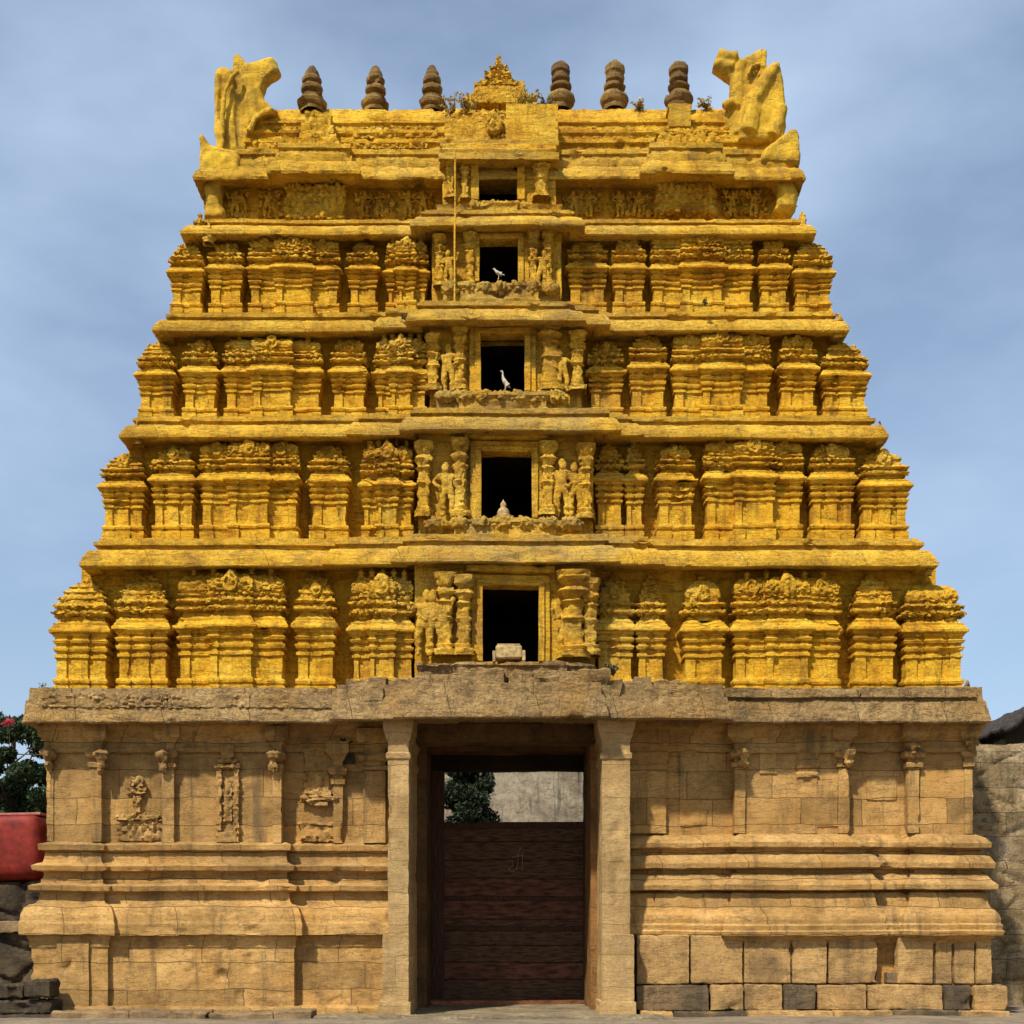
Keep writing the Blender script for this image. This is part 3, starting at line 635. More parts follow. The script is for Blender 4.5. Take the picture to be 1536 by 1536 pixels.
for i, t in enumerate(TI):
    Yf = t['Y']; yb = t['yb'] + 0
    yb = [1034, 800, 622, 465][i]
    for x0, x1, yt, kd in SH[i]:
        if kd == 'C': shrine(x0, x1, yb, yt, Yf, 'kuta', True, FE[i] - .02)
        elif kd == 'k': shrine(x0, x1, yb, yt, Yf, 'kuta', False, FE[i])
        elif kd == 's': shrine(x0, x1, yb, yt, Yf, 'shala', False, FE[i])
        elif kd == 'p': shrine(x0, x1, yb, yt, Yf - .12, 'shala', False, FE[i] - .03, dep=.75)
        else: shrine(x0, x1, yb, yt, Yf + .12, 'kuta', False, FE[i], dep=.5)
    # storey wall with the window opening
    Yw_ = Yf + .55; Yc = Yf - .05
    wx0, wx1, wy0, wy1 = t['win']
    X0, X1 = PX(t['core'][0] + 28, Yw_), PX(t['core'][1] - 28, Yw_)
    a0, a1 = PX([622, 628, 645, 648][i], Yc), PX([892, 890, 872, 842][i], Yc)
    w0, w1, z0, z1 = PX(wx0, Yc), PX(wx1, Yc), PZ(wy1, Yc), PZ(wy0, Yc)
    zb = PZ(yb, Yf) - .8 if i else 6.47; zt = PZ(t['ye'], Yf - .17) + .3
    path = [(X0, Yw_), (a0, Yw_), (a0, Yc), (w0, Yc), (w1, Yc), (a1, Yc), (a1, Yw_), (X1, Yw_), (X1, DEPTH - Yw_), (X0, DEPTH - Yw_)]
    sweep('storey_wall', path, [(0, zb), (0, z0), (0, z1), (0, zt)], M_YEL, T, True, .09, 'worn', .9, hole=[(w0, w1, z0, z1, Yc + .3)])
    # window: frame, reveal and the dark chamber behind
    fw = PX(wx0, Yc) - PX(wx0 - 11, Yc)
    win = empty('window', (0, 0, 0), None, None); win.parent = T
    for k_, (o_, dpt) in enumerate(((fw * 1.5, .07), (fw * .75, .12))):
        vs, fs = [], []
        box_data(w0 - o_, w0 - (.0), Yc - dpt, Yc + .25, z0 - .02, z1 + o_, .08, vs, fs)
        box_data(w1 + .0, w1 + o_, Yc - dpt, Yc + .25, z0 - .02, z1 + o_, .08, vs, fs)
        box_data(w0 - .001, w1 + .001, Yc - dpt + .004, Yc + .25, z1, z1 + o_ - .003, .08, vs, fs)
        finish('window_frame', vs, fs, M_YEL, win, 'soft', 1)
    box('lintel_slab', w0 - fw * 2.2, w1 + fw * 2.2, Yc - .20, Yc + .2, z1 + fw * 1.7, z1 + fw * 2.6, M_YEL, win, .07, 'worn', 1)
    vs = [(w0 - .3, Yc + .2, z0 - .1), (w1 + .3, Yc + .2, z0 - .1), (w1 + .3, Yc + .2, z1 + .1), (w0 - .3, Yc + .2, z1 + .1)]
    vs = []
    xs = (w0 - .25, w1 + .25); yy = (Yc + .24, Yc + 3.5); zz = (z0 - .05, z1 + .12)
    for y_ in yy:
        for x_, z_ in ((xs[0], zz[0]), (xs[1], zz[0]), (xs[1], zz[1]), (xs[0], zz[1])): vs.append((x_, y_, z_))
    finish('dark_chamber', vs, [(4, 5, 6, 7), (0, 4, 7, 3), (1, 2, 6, 5), (0, 1, 5, 4), (3, 7, 6, 2)], M_BLACK, win, None, 1, smoothit=False)  # chamber's lack of light is painted in with the near-black stone
    # broken, rubble-topped sill shelf in front of the window
    zs = PZ(wy1 + 1, Yc - .5)
    lx0, lx1 = PX([628, 640, 655, 665][i], Yc - .3), PX([890, 872, 848, 838][i], Yc - .3)
    shelf = sweep('window_shelf', [(lx0, Yc + .1), (lx0, Yc - .38), ((lx0 + w0) / 2, Yc - .38), ((lx0 + w0) / 2, Yc - .5), ((lx1 + w1) / 2, Yc - .5), ((lx1 + w1) / 2, Yc - .38), (lx1, Yc - .38), (lx1, Yc + .1)],
                  [(-.1, zs - .42), (.02, zs - .42), (.05, zs - .34), (0, zs - .30), (.0, zs - .10), (.05, zs - .06), (.04, zs), (-.2, zs + .01), (-.38, zs + .03)], M_GREY if i < 1 else M_YCOR, win, False, .045, 'rough', .8)
    if i > 0 and i < 4:
        rn = random.Random(i * 7 + 1)
        vs, fs = [], []
        nb = 7
        for j in range(nb):
            x_ = lx0 + (lx1 - lx0) * (j + .5) / nb; r_ = (lx1 - lx0) / nb * .55
            lathe_data(x_, Yc - .38, [(.01, zs - .25), (r_, zs - .15), (r_ * 1.0, zs + .0), (r_ * .7, zs + .02 + .05 * rn.random()), (.01, zs + .05 + .05 * rn.random())], 12, vs, fs)
        voxel('sill_carving', vs, fs, M_YCOR, win, .035, 'carved', .7, 1)

# --- flanking columns and carved guardian figures ------------------------------
def column(xc, yt, yb, Yf, w=.16, mat=M_YELC):
    X = PX(xc, Yf); zt, zb = PZ(yt, Yf), PZ(yb, Yf); H = zt - zb; q = lambda k: zb + H * k
    pr = [(w * 1.3, q(0)), (w * 1.35, q(.07)), (w, q(.09)), (w * 1.15, q(.13)), (w * .8, q(.16)), (w * .75, q(.42)), (w * 1.0, q(.46)), (w * .8, q(.50)), (w * .8, q(.62)), (w * 1.1, q(.66)), (w * .7, q(.70)), (w * 1.25, q(.78)), (w * .8, q(.84)), (w * 1.3, q(.93)), (w * 1.4, q(1))]
    vs, fs = lathe_data(X, Yf, pr, 20, sq=.7)
    return finish('carved_column', vs, fs, mat, T, 'carved', .45)

def figure_mesh():
    """standing guardian, 1 unit tall, roughly swayed pose, facing -Y"""
    J = {'pel': (0, 0, .50, .085), 'bel': (.01, 0, .58, .075), 'che': (-.015, -.01, .70, .095), 'nek': (-.01, -.01, .785, .04), 'hed': (-.02, -.02, .85, .06), 'cr1': (-.02, -.01, .91, .055), 'cr2': (-.02, 0, .98, .03),
         'hl': (.06, 0, .46, .075), 'kl': (.09, -.03, .27, .052), 'al': (.07, 0, .06, .035), 'fl': (.09, -.06, .02, .03),
         'hr': (-.06, 0, .46, .075), 'kr': (-.07, -.02, .26, .052), 'ar': (-.05, 0, .06, .035), 'fr': (-.08, -.06, .02, .03),
         'sl': (.10, 0, .74, .045), 'el': (.20, -.02, .66, .034), 'wl': (.24, -.07, .80, .028), 'ml': (.25, -.08, .85, .03),
         'sr': (-.13, 0, .74, .045), 'er': (-.21, 0, .62, .034), 'wr': (-.13, -.07, .53, .028), 'mr': (-.11, -.08, .50, .03)}
    E = [('pel', 'bel'), ('bel', 'che'), ('che', 'nek'), ('nek', 'hed'), ('hed', 'cr1'), ('cr1', 'cr2'), ('pel', 'hl'), ('hl', 'kl'), ('kl', 'al'), ('al', 'fl'), ('pel', 'hr'), ('hr', 'kr'), ('kr', 'ar'), ('ar', 'fr'),
         ('che', 'sl'), ('sl', 'el'), ('el', 'wl'), ('wl', 'ml'), ('che', 'sr'), ('sr', 'er'), ('er', 'wr'), ('wr', 'mr')]
    ks = list(J); me = bpy.data.meshes.new('f'); me.from_pydata([J[k][:3] for k in ks], [(ks.index(a_), ks.index(b_)) for a_, b_ in E], [])
    o = bpy.data.objects.new('f', me); COL.objects.link(o)
    o.modifiers.new('s', 'SKIN'); sv = me.skin_vertices[0].data
    for i_, k in enumerate(ks): sv[i_].radius = (J[k][3],) * 2; sv[i_].use_root = (k == 'pel')
    su = o.modifiers.new('u', 'SUBSURF'); su.levels = 2
    dg = bpy.context.evaluated_depsgraph_get(); m = bpy.data.meshes.new_from_object(o.evaluated_get(dg)); bpy.data.objects.remove(o)
    m.name = 'carved_figure'; m.materials.append(M_YELC); m.polygons.foreach_set('use_smooth', [True] * len(m.polygons))
    for v in m.vertices: v.co += v.normal * (.022 * nz(v.co * 14) + .012 * nz(v.co * 34))
    return m
FM = figure_mesh()
def figure(xc, yt, yb, Yf, flip=False, wide=1.0):
    o = bpy.data.objects.new('carved_figure', FM); COL.objects.link(o); o.parent = T
    zb, zt = PZ(yb, Yf), PZ(yt, Yf); h = zt - zb
    o.location = (PX(xc, Yf), Yf + .08 * h * .5, zb); o.scale = (h * wide * (-1 if flip else 1), h * .9, h)
    o.rotation_euler = (0, R(random.uniform(-4, 4)), R(random.uniform(-15, 15)))
    return o
for (xc, yt, yb, i) in ((668, 862, 985, 0), (696, 866, 985, 0), (860, 860, 990, 0), (884, 870, 985, 0), (690, 662, 778, 1), (822, 665, 775, 1), (878, 668, 780, 1), (636, 666, 778, 1), (690, 490, 588, 2), (826, 480, 590, 2), (866, 500, 588, 2), (650, 505, 590, 2), (705, 352, 432, 3), (800, 350, 432, 3), (822, 350, 432, 3), (660, 355, 432, 3)):
    column(xc, yt, yb, TI[i]['Y'] - .18, [.17, .15, .14, .11][i] * (1 if xc not in (860, 826) else 1.5))
for (xc, yt, yb, i, fl) in ((652, 880, 985, 0, 0), (848, 900, 988, 0, 1), (670, 690, 776, 1, 0), (845, 684, 776, 1, 1), (862, 690, 776, 1, 0), (674, 512, 588, 2, 1), (845, 520, 588, 2, 0), (672, 372, 430, 3, 0), (812, 372, 430, 3, 1), (636, 880, 985, 0, 1)):
    figure(xc, yt, yb, TI[i]['Y'] - .28, fl, 1.1)

# --- top storey -----------------------------------------------------------------
YE = 2.6
zE0 = PZ(330, YE); zE1 = PZ(262, YE)
wx0, wx1, wy0, wy1 = 718, 776, 243, 301
Yc = YE - .35
w0, w1, z0, z1 = PX(wx0, Yc), PX(wx1, Yc), PZ(wy1, Yc), PZ(wy0, Yc)
a0, a1 = PX(664, Yc), PX(834, Yc)
Xl, Xr = PX(322, YE), PX(1178, YE)
path = [(Xl, YE + .2), (a0, YE + .2), (a0, Yc), (w0, Yc), (w1, Yc), (a1, Yc), (a1, YE + .2), (Xr, YE + .2), (Xr, DEPTH - YE), (Xl, DEPTH - YE)]
sweep('storey_wall', path, [(0, zE0 - .6), (0, z0), (0, z1), (0, PZ(236, YE) + .1)], M_YEL, T, True, .06, 'worn', 1.2, hole=[(w0, w1, z0, z1, Yc + .3)])
win = empty('window', (0, 0, 0), None, None); win.parent = T
vs, fs = [], []
fw = .16
box_data(w0 - fw, w0, Yc - .08, Yc + .3, z0 - .02, z1 + .1, .06, vs, fs); box_data(w1, w1 + fw, Yc - .08, Yc + .3, z0 - .02, z1 + .1, .06, vs, fs); box_data(w0 - .3, w1 + .3, Yc - .14, Yc + .3, z1, z1 + .12, .06, vs, fs)
finish('window_frame', vs, fs, M_YEL, win, 'worn', .8)
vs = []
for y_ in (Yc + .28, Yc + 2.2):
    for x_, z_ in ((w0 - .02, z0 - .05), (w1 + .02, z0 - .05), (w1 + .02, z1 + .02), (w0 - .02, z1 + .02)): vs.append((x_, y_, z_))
finish('dark_chamber', vs, [(4, 5, 6, 7), (0, 4, 7, 3), (1, 2, 6, 5), (0, 1, 5, 4), (3, 7, 6, 2)], M_BLACK, win, None, 1, smoothit=False)  # interior gloom is painted in here too
z0 = PZ(302, Yc - .38)
sweep('window_shelf', [(a0 - .1, Yc + .3), (a0 - .1, Yc - .3), (w0, Yc - .3), (w0, Yc - .38), (w1, Yc - .38), (w1, Yc - .3), (a1 + .1, Yc - .3), (a1 + .1, Yc + .3)], [(-.1, z0 - .5), (.03, z0 - .48), (.03, z0 - .36), (-.02, z0 - .34), (0, z0 - .1), (.04, z0 - .04), (-.3, z0)], M_YCOR, win, False, .045, 'rough', .6)
vs, fs = [], []
for j in range(6):
    x_ = w0 - .1 + (w1 - w0 + .3) * j / 5; lathe_data(x_, Yc - .2, [(.01, z0 - .2), (.16, z0 - .1), (.13, z0 + .04), (.01, z0 + .1)], 10, vs, fs)
voxel('sill_carving', vs, fs, M_YCOR, win, .03, 'carved', .6, 1)
column(676, 232, 300, Yc - .12, .1); column(812, 236, 300, Yc - .12, .16); column(697, 240, 300, Yc - .10, .09)
# carved panels standing proud of the top storey wall
def panel(name, x0, x1, y0, y1, Yf, mat=M_YELC, amp=.8, dk='carved', bk=.5):
    vs, fs = box_data(PX(x0, Yf), PX(x1, Yf), Yf, Yf + bk, PZ(y1, Yf), PZ(y0, Yf), .04)
    return finish(name, vs, fs, mat, T, dk, amp)
panel('carved_panel', 428, 516, 276, 326, YE - .12); panel('carved_panel', 985, 1074, 262, 318, YE - .12)
for x0, x1, y0, y1 in ((535, 590, 290, 325), (598, 650, 288, 325), (340, 372, 290, 328), (385, 420, 284, 328), (845, 900, 290, 322), (915, 975, 292, 322), (1085, 1150, 285, 320), (308, 332, 282, 330), (1160, 1192, 262, 312)):
    panel('wall_carving', x0, x1, y0, y1, YE + .08, M_YELC, 1.2, 'carved', .3)
for xc in (548, 570, 612, 634, 352, 400, 860, 884, 930, 955, 1100, 1130):
    figure(xc, 283, 326, YE + .05, random.random() < .5, 1.2)
# eave over the top storey and mouldings of the vaulted roof
zev = PZ(268, 2.2)
pr = [(-.4, zev + .1), (.15, zev + .08), (.38, zev), (.40, zev + .05), (.36, zev + .18), (.28, zev + .32), (.20, zev + .36), (.22, zev + .44), (.22, zev + .52), (.14, zev + .56), (.12, zev + .66), (.17, zev + .68), (.17, zev + .78), (.05, zev + .84), (-.2, zev + .86)]
Y0 = 2.6
path = [(PX(318, 2.3), Y0), (PX(430, 2.3), Y0), (PX(430, 2.3), Y0 - .22), (PX(515, 2.3), Y0 - .22), (PX(515, 2.3), Y0), (PX(985, 2.3), Y0), (PX(985, 2.3), Y0 - .22), (PX(1072, 2.3), Y0 - .22), (PX(1072, 2.3), Y0), (PX(1180, 2.3), Y0), (PX(1180, 2.3), 8.4), (PX(318, 2.3), 8.4)]
sweep('roof_eave', path, pr, M_YCOR, T, True, .05, 'worn', 1.4)
# central porch hood
zh = PZ(238, 1.85)
hx0, hx1 = PX(672, 1.9), PX(824, 1.9)
sweep('porch_hood', [(hx0, 3), (hx0, 2.05), (hx1, 2.05), (hx1, 3)], [(-.3, zh + .05), (.05, zh + .04), (.2, zh), (.2, zh + .14), (.14, zh + .17), (.16, zh + .24), (.1, zh + .3), (-.3, zh + .32)], M_YCOR, T, False, .05, 'worn', 1.2)
box('porch_hood', PX(662, 2.0), PX(834, 2.0), 2.02, 3.2, zh + .29, PZ(213, 2.0), M_YEL, T, .06, 'worn', 1)
# vaulted roof
zr0 = zev + .8
def vault_profile():
    pts = [(-.1, zr0), (.02, zr0 + .06)]
    zr1 = PZ(188, 3.0)
    pts += [(.02, zr0 + .38), (.08, zr0 + .42), (.08, zr0 + .5), (.0, zr0 + .52), (-.0, zr0 + .62), (.05, zr0 + .66), (.05, zr0 + .72), (-.02, zr0 + .76), (-.03, zr0 + .88), (.02, zr0 + .90), (.02, zr0 + .94), (-.04, zr0 + .95), (-.05, PZ(185, 3.0)), (-.14, PZ(172, 3.1)), (-.28, PZ(165, 3.25)), (-.30, PZ(163, 3.25)), (-.5, PZ(160, 3.3)), (-.9, PZ(160, 3.3) + .16), (-1.6, PZ(160, 3.3) + .3), (-2.6, PZ(160, 3.3) + .36)]
    return pts
rx0, rx1 = PX(372, 3.0), PX(1158, 3.0)
roof = sweep('vaulted_roof', [(rx0, 2.98), (rx1, 2.98), (rx1, 8.3), (rx0, 8.3)], vault_profile(), M_YEL, T, True, .06, 'worn', 1.6)
# frieze of small carvings on the roof
for x0, x1, y0, y1, Yp in ((380, 440, 212, 232, 2.86), (530, 655, 188, 205, 2.94), (845, 985, 205, 214, 2.94), (1078, 1150, 192, 206, 2.94), (845, 1000, 192, 202, 3.0), (500, 640, 214, 222, 2.88), (392, 450, 186, 200, 2.98)):
    panel('roof_frieze', x0, x1, y0, y1, Yp, M_YELC, .7)
# small shrines at the roof front (left and right)
def stackbox(name, cx, rowsd, Yf, mat, amp=1.0, dk='worn', bk=1.0):
    vs, fs = [], []
    for k_, (hw, yb_, yt_) in enumerate(rowsd):
        sh_ = .03 * k_
        X0, X1 = PX(cx - hw, Yf), PX(cx + hw, Yf)
        box_data(X0, X1, Yf + sh_, Yf + bk + .01 * k_, PZ(yb_, Yf), PZ(yt_, Yf) , .045, vs, fs)
    return finish(name, vs, fs, mat, T, dk, amp)
stackbox('roof_shrine', 476, [(38, 242, 232), (32, 232, 205), (27, 205, 196), (24, 196, 180), (20, 180, 160)], 2.5, M_YELC, .5, 'carved')
stackbox('roof_shrine', 1030, [(45, 243, 234), (43, 234, 199), (46, 199, 194), (40, 194, 188)], 2.5, M_YELC, .5, 'carved')
stackbox('roof_shrine', 1020, [(16, 190, 158), (18, 160, 154)], 2.7, M_YCOR, .8)
# finials
def finial(xc, yt, yb, Yf=3.7, v=0, wide=1.0):
    X = PX(xc, Yf); zt, zb = PZ(yt, Yf), PZ(yb, Yf) - .12; H = zt - zb; q = lambda k: zb + H * k; r = .285 * wide
    pr = [[(r * .9, q(0)), (r * .95, q(.06)), (r * .85, q(.07)), (r * .85, q(.10)), (r * 1.1, q(.13)), (r * 1.18, q(.20)), (r * 1.0, q(.25)), (r * .9, q(.26)), (r * .92, q(.31)), (r * .58, q(.34)), (r * .46, q(.38)), (r * .50, q(.42)), (r * .84, q(.45)), (r * .88, q(.50)), (r * .80, q(.55)), (r * .48, q(.58)), (r * .46, q(.61)), (r * .74, q(.64)), (r * .78, q(.70)), (r * .66, q(.75)), (r * .56, q(.76)), (r * .60, q(.81)), (r * .50, q(.88)), (r * .42, q(.89)), (r * .34, q(.95)), (r * .18, q(.99)), (.01, q(1))],
          [(r * .9, q(0)), (r * .95, q(.08)), (r * .85, q(.09)), (r * 1.1, q(.14)), (r * 1.22, q(.22)), (r * 1.12, q(.29)), (r * .85, q(.33)), (r * .54, q(.38)), (r * .52, q(.42)), (r * .88, q(.45)), (r * .92, q(.50)), (r * .52, q(.53)), (r * .50, q(.57)), (r * .78, q(.60)), (r * .80, q(.68)), (r * .68, q(.70)), (r * .70, q(.74)), (r * .82, q(.77)), (r * .80, q(.88)), (r * .62, q(.93)), (r * .3, q(.99)), (.01, q(1))]][v]
    vs, fs = lathe_data(X, Yf, pr, 26, step=.03)
    return finish('finial', vs, fs, M_FIN, T, 'worn', 1.3)
finial(468, 100, 162, 3.2, 0, 1.0); finial(563, 100, 164, 3.8, 0, .95); finial(648, 99, 164, 3.8, 0, .95)
finial(841, 94, 160, 3.8, 1, .95); finial(922, 93, 160, 3.8, 1, .95); finial(1018, 93, 158, 3.2, 1, .95)
# central crest: panel and stepped pyramid
stackbox('crest_panel', 749, [(89, 218, 208)], 2.15, M_YCOR, 1, 'worn', 1.2)
stackbox('crest_panel', 735, [(68, 210, 176), (58, 176, 170), (48, 170, 162)], 2.35, M_YELC, 1.1, 'crown', 1.0)
stackbox('crest_panel', 798, [(39, 210, 155)], 2.28, M_YEL, 1.0, 'worn', 1.0)
arch(PX(741, 2.3), 2.32, PZ(186, 2.3), .17, T, M_YELC, 'crest_arch')
vs, fs = [], []
for (cx_, hw, y0, y1, dp) in ((750, 42, 166, 152, .7), (748, 32, 153, 143, .5), (750, 36, 145, 139, .5), (748, 20, 140, 128, .3), (748, 27, 131, 125, .35), (748, 14, 126, 114, .22), (748, 20, 118, 112, .26), (748, 9, 113, 100, .14), (748, 13, 106, 101, .16), (748, 6, 102, 92, .08), (748, 3, 94, 83, .05), (717, 6, 142, 124, .12), (781, 6, 140, 124, .12), (796, 9, 165, 148, .3), (706, 9, 165, 148, .3)):
    Yq = 3.1; box_data(PX(cx_ - hw, Yq), PX(cx_ + hw, Yq), Yq - dp * .45, Yq + dp * .45, PZ(y0 + 2, Yq), PZ(y1, Yq), .035, vs, fs)
finish('crest_pyramid', vs, fs, M_YELC, T, 'crown', 1.1)
# horn-like gable ends (left and right)
def P3(pts, Y): return [(PX(x, Y), PZ(y, Y)) for x, y in pts]
Yh = 2.9
L1 = [(326, 232), (322, 190), (321, 112), (327, 103), (338, 102), (347, 108), (352, 118), (356, 150), (354, 190), (360, 232)]
L2 = [(334, 232), (334, 150), (338, 118), (349, 98), (347, 82), (353, 75), (361, 80), (368, 90), (384, 91), (394, 83), (409, 80), (415, 90), (419, 101), (406, 110), (396, 119), (392, 134), (396, 148), (404, 156), (418, 164), (396, 172), (382, 182), (374, 205), (370, 232)]
vs, fs = [], []
prism_data(P3(L1, Yh), Yh - .10, Yh + .35, vs, fs, .2); prism_data(P3(L2, Yh), Yh + .0, Yh + .42, vs, fs, .2)
def ridge(pts, r, Y, vs, fs):
    P = [Vector((PX(x, Y), Y + (yo if yo else 0), PZ(y, Y))) for x, y, yo in pts]; b0 = len(vs); n = 10
    rr = [r[0] + (r[1] - r[0]) * k / (len(P) - 1) for k in range(len(P))]
    for i_, p in enumerate(P):
        d = (P[min(i_ + 1, len(P) - 1)] - P[max(i_ - 1, 0)]).normalized(); u = d.cross(Vector((0, 1, 0))).normalized(); w = d.cross(u)
        for k in range(n): t = 2 * math.pi * k / n; vs.append(tuple(p + u * rr[i_] * math.cos(t) + w * rr[i_] * math.sin(t)))
    for i_ in range(len(P) - 1):
        for k in range(n): k2 = (k + 1) % n; fs.append((b0 + i_ * n + k, b0 + i_ * n + k2, b0 + (i_ + 1) * n + k2, b0 + (i_ + 1) * n + k))
    fs.append(tuple(b0 + k for k in range(n))[::-1]); fs.append(tuple(b0 + (len(P) - 1) * n + k for k in range(n)))
ridge([(328, 225, 0), (325, 160, 0), (327, 110, 0)], (.07, .06), Yh - .12, vs, fs)
ridge([(333, 225, 0), (334, 170, 0), (338, 135, 0), (348, 115, 0), (358, 106, 0)], (.05, .05), Yh - .22, vs, fs)
ridge([(368, 120, 0), (376, 140, 0), (380, 160, 0), (384, 185, 0)], (.16, .20), Yh + .1, vs, fs)
ridge([(362, 118, 0), (372, 106, 0), (388, 101, 0), (404, 95, 0)], (.15, .12), Yh + .12, vs, fs)
ridge([(410, 166, 0), (395, 168, 0), (382, 178, 0), (374, 198, 0)], (.08, .08), Yh - .10, vs, fs)
lh = voxel('horn_gable', vs, fs, M_HORN, T, .03, 'lump', .5, 5); lh['label'] = 'hollowed animal-like gable ornament with its snout curling to the right'
R1 = [(1098, 215), (1085, 175), (1092, 150), (1099, 130), (1099, 117), (1085, 104), (1071, 94), (1075, 82), (1080, 73), (1106, 76), (1113, 86), (1124, 79), (1136, 71), (1146, 67), (1148, 86), (1149, 104), (1138, 125), (1125, 150), (1120, 215)]
R2 = [(1105, 215), (1118, 160), (1134, 128), (1150, 104), (1155, 96), (1168, 94), (1172, 108), (1177, 140), (1178, 165), (1179, 190), (1174, 215)]
vs, fs = [], []
prism_data(P3(R1, Yh), Yh + .0, Yh + .42, vs, fs, .2); prism_data(P3(R2, Yh), Yh - .14, Yh + .4, vs, fs, .2)
ridge([(1146, 76, 0), (1146, 96, 0), (1140, 112, 0)], (.08, .05), Yh - .06, vs, fs)
ridge([(1122, 112, 0), (1128, 98, 0), (1138, 94, 0), (1146, 100, 0)], (.045, .045), Yh - .10, vs, fs)
ridge([(1108, 205, 0), (1106, 160, 0), (1106, 120, 0), (1112, 94, 0)], (.22, .17), Yh + .12, vs, fs)
ridge([(1106, 84, 0), (1092, 84, 0), (1078, 80, 0)], (.12, .09), Yh + .02, vs, fs)
ridge([(1100, 98, 0), (1090, 96, 0), (1079, 90, 0)], (.10, .05), Yh + .0, vs, fs)
ridge([(1122, 200, 0), (1130, 150, 0), (1150, 120, 0), (1164, 100, 0)], (.22, .14), Yh - .08, vs, fs)
ridge([(1158, 205, 0), (1166, 185, 0), (1172, 160, 0)], (.18, .14), Yh - .10, vs, fs)
ridge([(1085, 160, 0), (1098, 152, 0), (1108, 160, 0)], (.09, .07), Yh - .08, vs, fs)
rh = voxel('horn_gable', vs, fs, M_HORN, T, .03, 'lump', .4, 4); rh['label'] = 'forked gable ornament with a broken beak pointing left'
Rlow = [(1138, 250), (1146, 228), (1165, 210), (1184, 198), (1194, 196), (1198, 210), (1199, 238), (1196, 252)]
Llow = [(302, 268), (301, 230), (300, 206), (308, 210), (322, 224), (360, 230), (362, 268)]
for ol in (Rlow, Llow):
    vs, fs = [], []; prism_data(P3(ol, 2.5), 2.3, 2.85, vs, fs, .2)
    voxel('corner_horn', vs, fs, M_HORN, T, .04, 'lump', .6, 2)
Rbot = [(1160, 315), (1166, 288), (1156, 262), (1162, 252), (1196, 252), (1192, 278), (1198, 296), (1190, 315)]
vs, fs = [], []; prism_data(P3(Rbot, 2.5), 2.4, 3.1, vs, fs, .2); voxel('corner_bracket', vs, fs, M_HORN, T, .04, 'lump', .8, 2)
Lbot = [(306, 330), (308, 300), (304, 280), (316, 268), (334, 270), (332, 300), (340, 330)]
vs, fs = [], []; prism_data(P3(Lbot, 2.5), 2.4, 3.1, vs, fs, .2); voxel('corner_bracket', vs, fs, M_HORN, T, .04, 'lump', .8, 2)

for x0, x1, y0, y1, mm in ((62, 250, 1040, 1060, M_GREY), (252, 520, 1042, 1062, M_GREY), (1040, 1290, 1034, 1046, M_GREY), (1292, 1465, 1030, 1046, M_GREY)):
    panel('cornice_frieze', x0, x1, y0, y1, -.60, mm, 1.0 if x0 < 600 else .4, 'crown', .6)
# rough broken courses on the ledge above the doorway
rn = random.Random(3)
vs, fs = [], []
for j in range(46):
    x = rn.uniform(528, 1020); k = 1 - abs(x - 770) / 300
    Y_ = -.92 + (0 if k > .3 else .3) + rn.uniform(0, .3); y0 = 1036 - 20 * max(0, k) + rn.uniform(-6, 6); w = rn.uniform(10, 30); h = rn.uniform(5, 15)
    box_data(PX(x - w, Y_), PX(x + w, Y_), Y_, .4, PZ(1052, Y_), PZ(y0 - h, Y_), .07, vs, fs, .02)
finish('broken_ledge', vs, fs, M_GREY, T, 'rough', .9)
# upstanding corner ornaments along cornice ends
for x, y, Y_, s_ in ((62, 1062, -.2, 1.), (78, 1056, .1, .8), (1452, 1040, 0, 1.), (1468, 1050, -.1, .9), (205, 640, .8, .7), (312, 340, 1.9, .8), (1260, 480, 1.4, .6), (1322, 640, .8, .6), (1396, 836, .2, .5), (300, 330, 2., .7), (1205, 325, 2., .6)):
    X, z = PX(x, Y_), PZ(y, Y_)
    vs, fs = lathe_data(X, Y_ + .1, [(.16 * s_, z - .35), (.17 * s_, z - .2), (.09 * s_, z - .1), (.13 * s_, z), (.06 * s_, z + .1), (.08 * s_, z + .15), (.01, z + .28 * s_)], 12)
    finish('corner_ornament', vs, fs, M_YCOR if y < 1000 else M_GREY, T, 'carved', .6)

# ------------------------------------------------------------ things resting on the tower
o = tube('conduit_pipe', [(PX(683, 1.7), 1.62, PZ(y, 1.7)) for y in (228, 260, 300, 330)] + [(PX(682, 1.45), 1.44, PZ(y, 1.45)) for y in (345, 380, 420, 452)], .02, M_YEL)
tag(o, 'thin vertical pipe running down left of the two topmost windows', 'pipe')

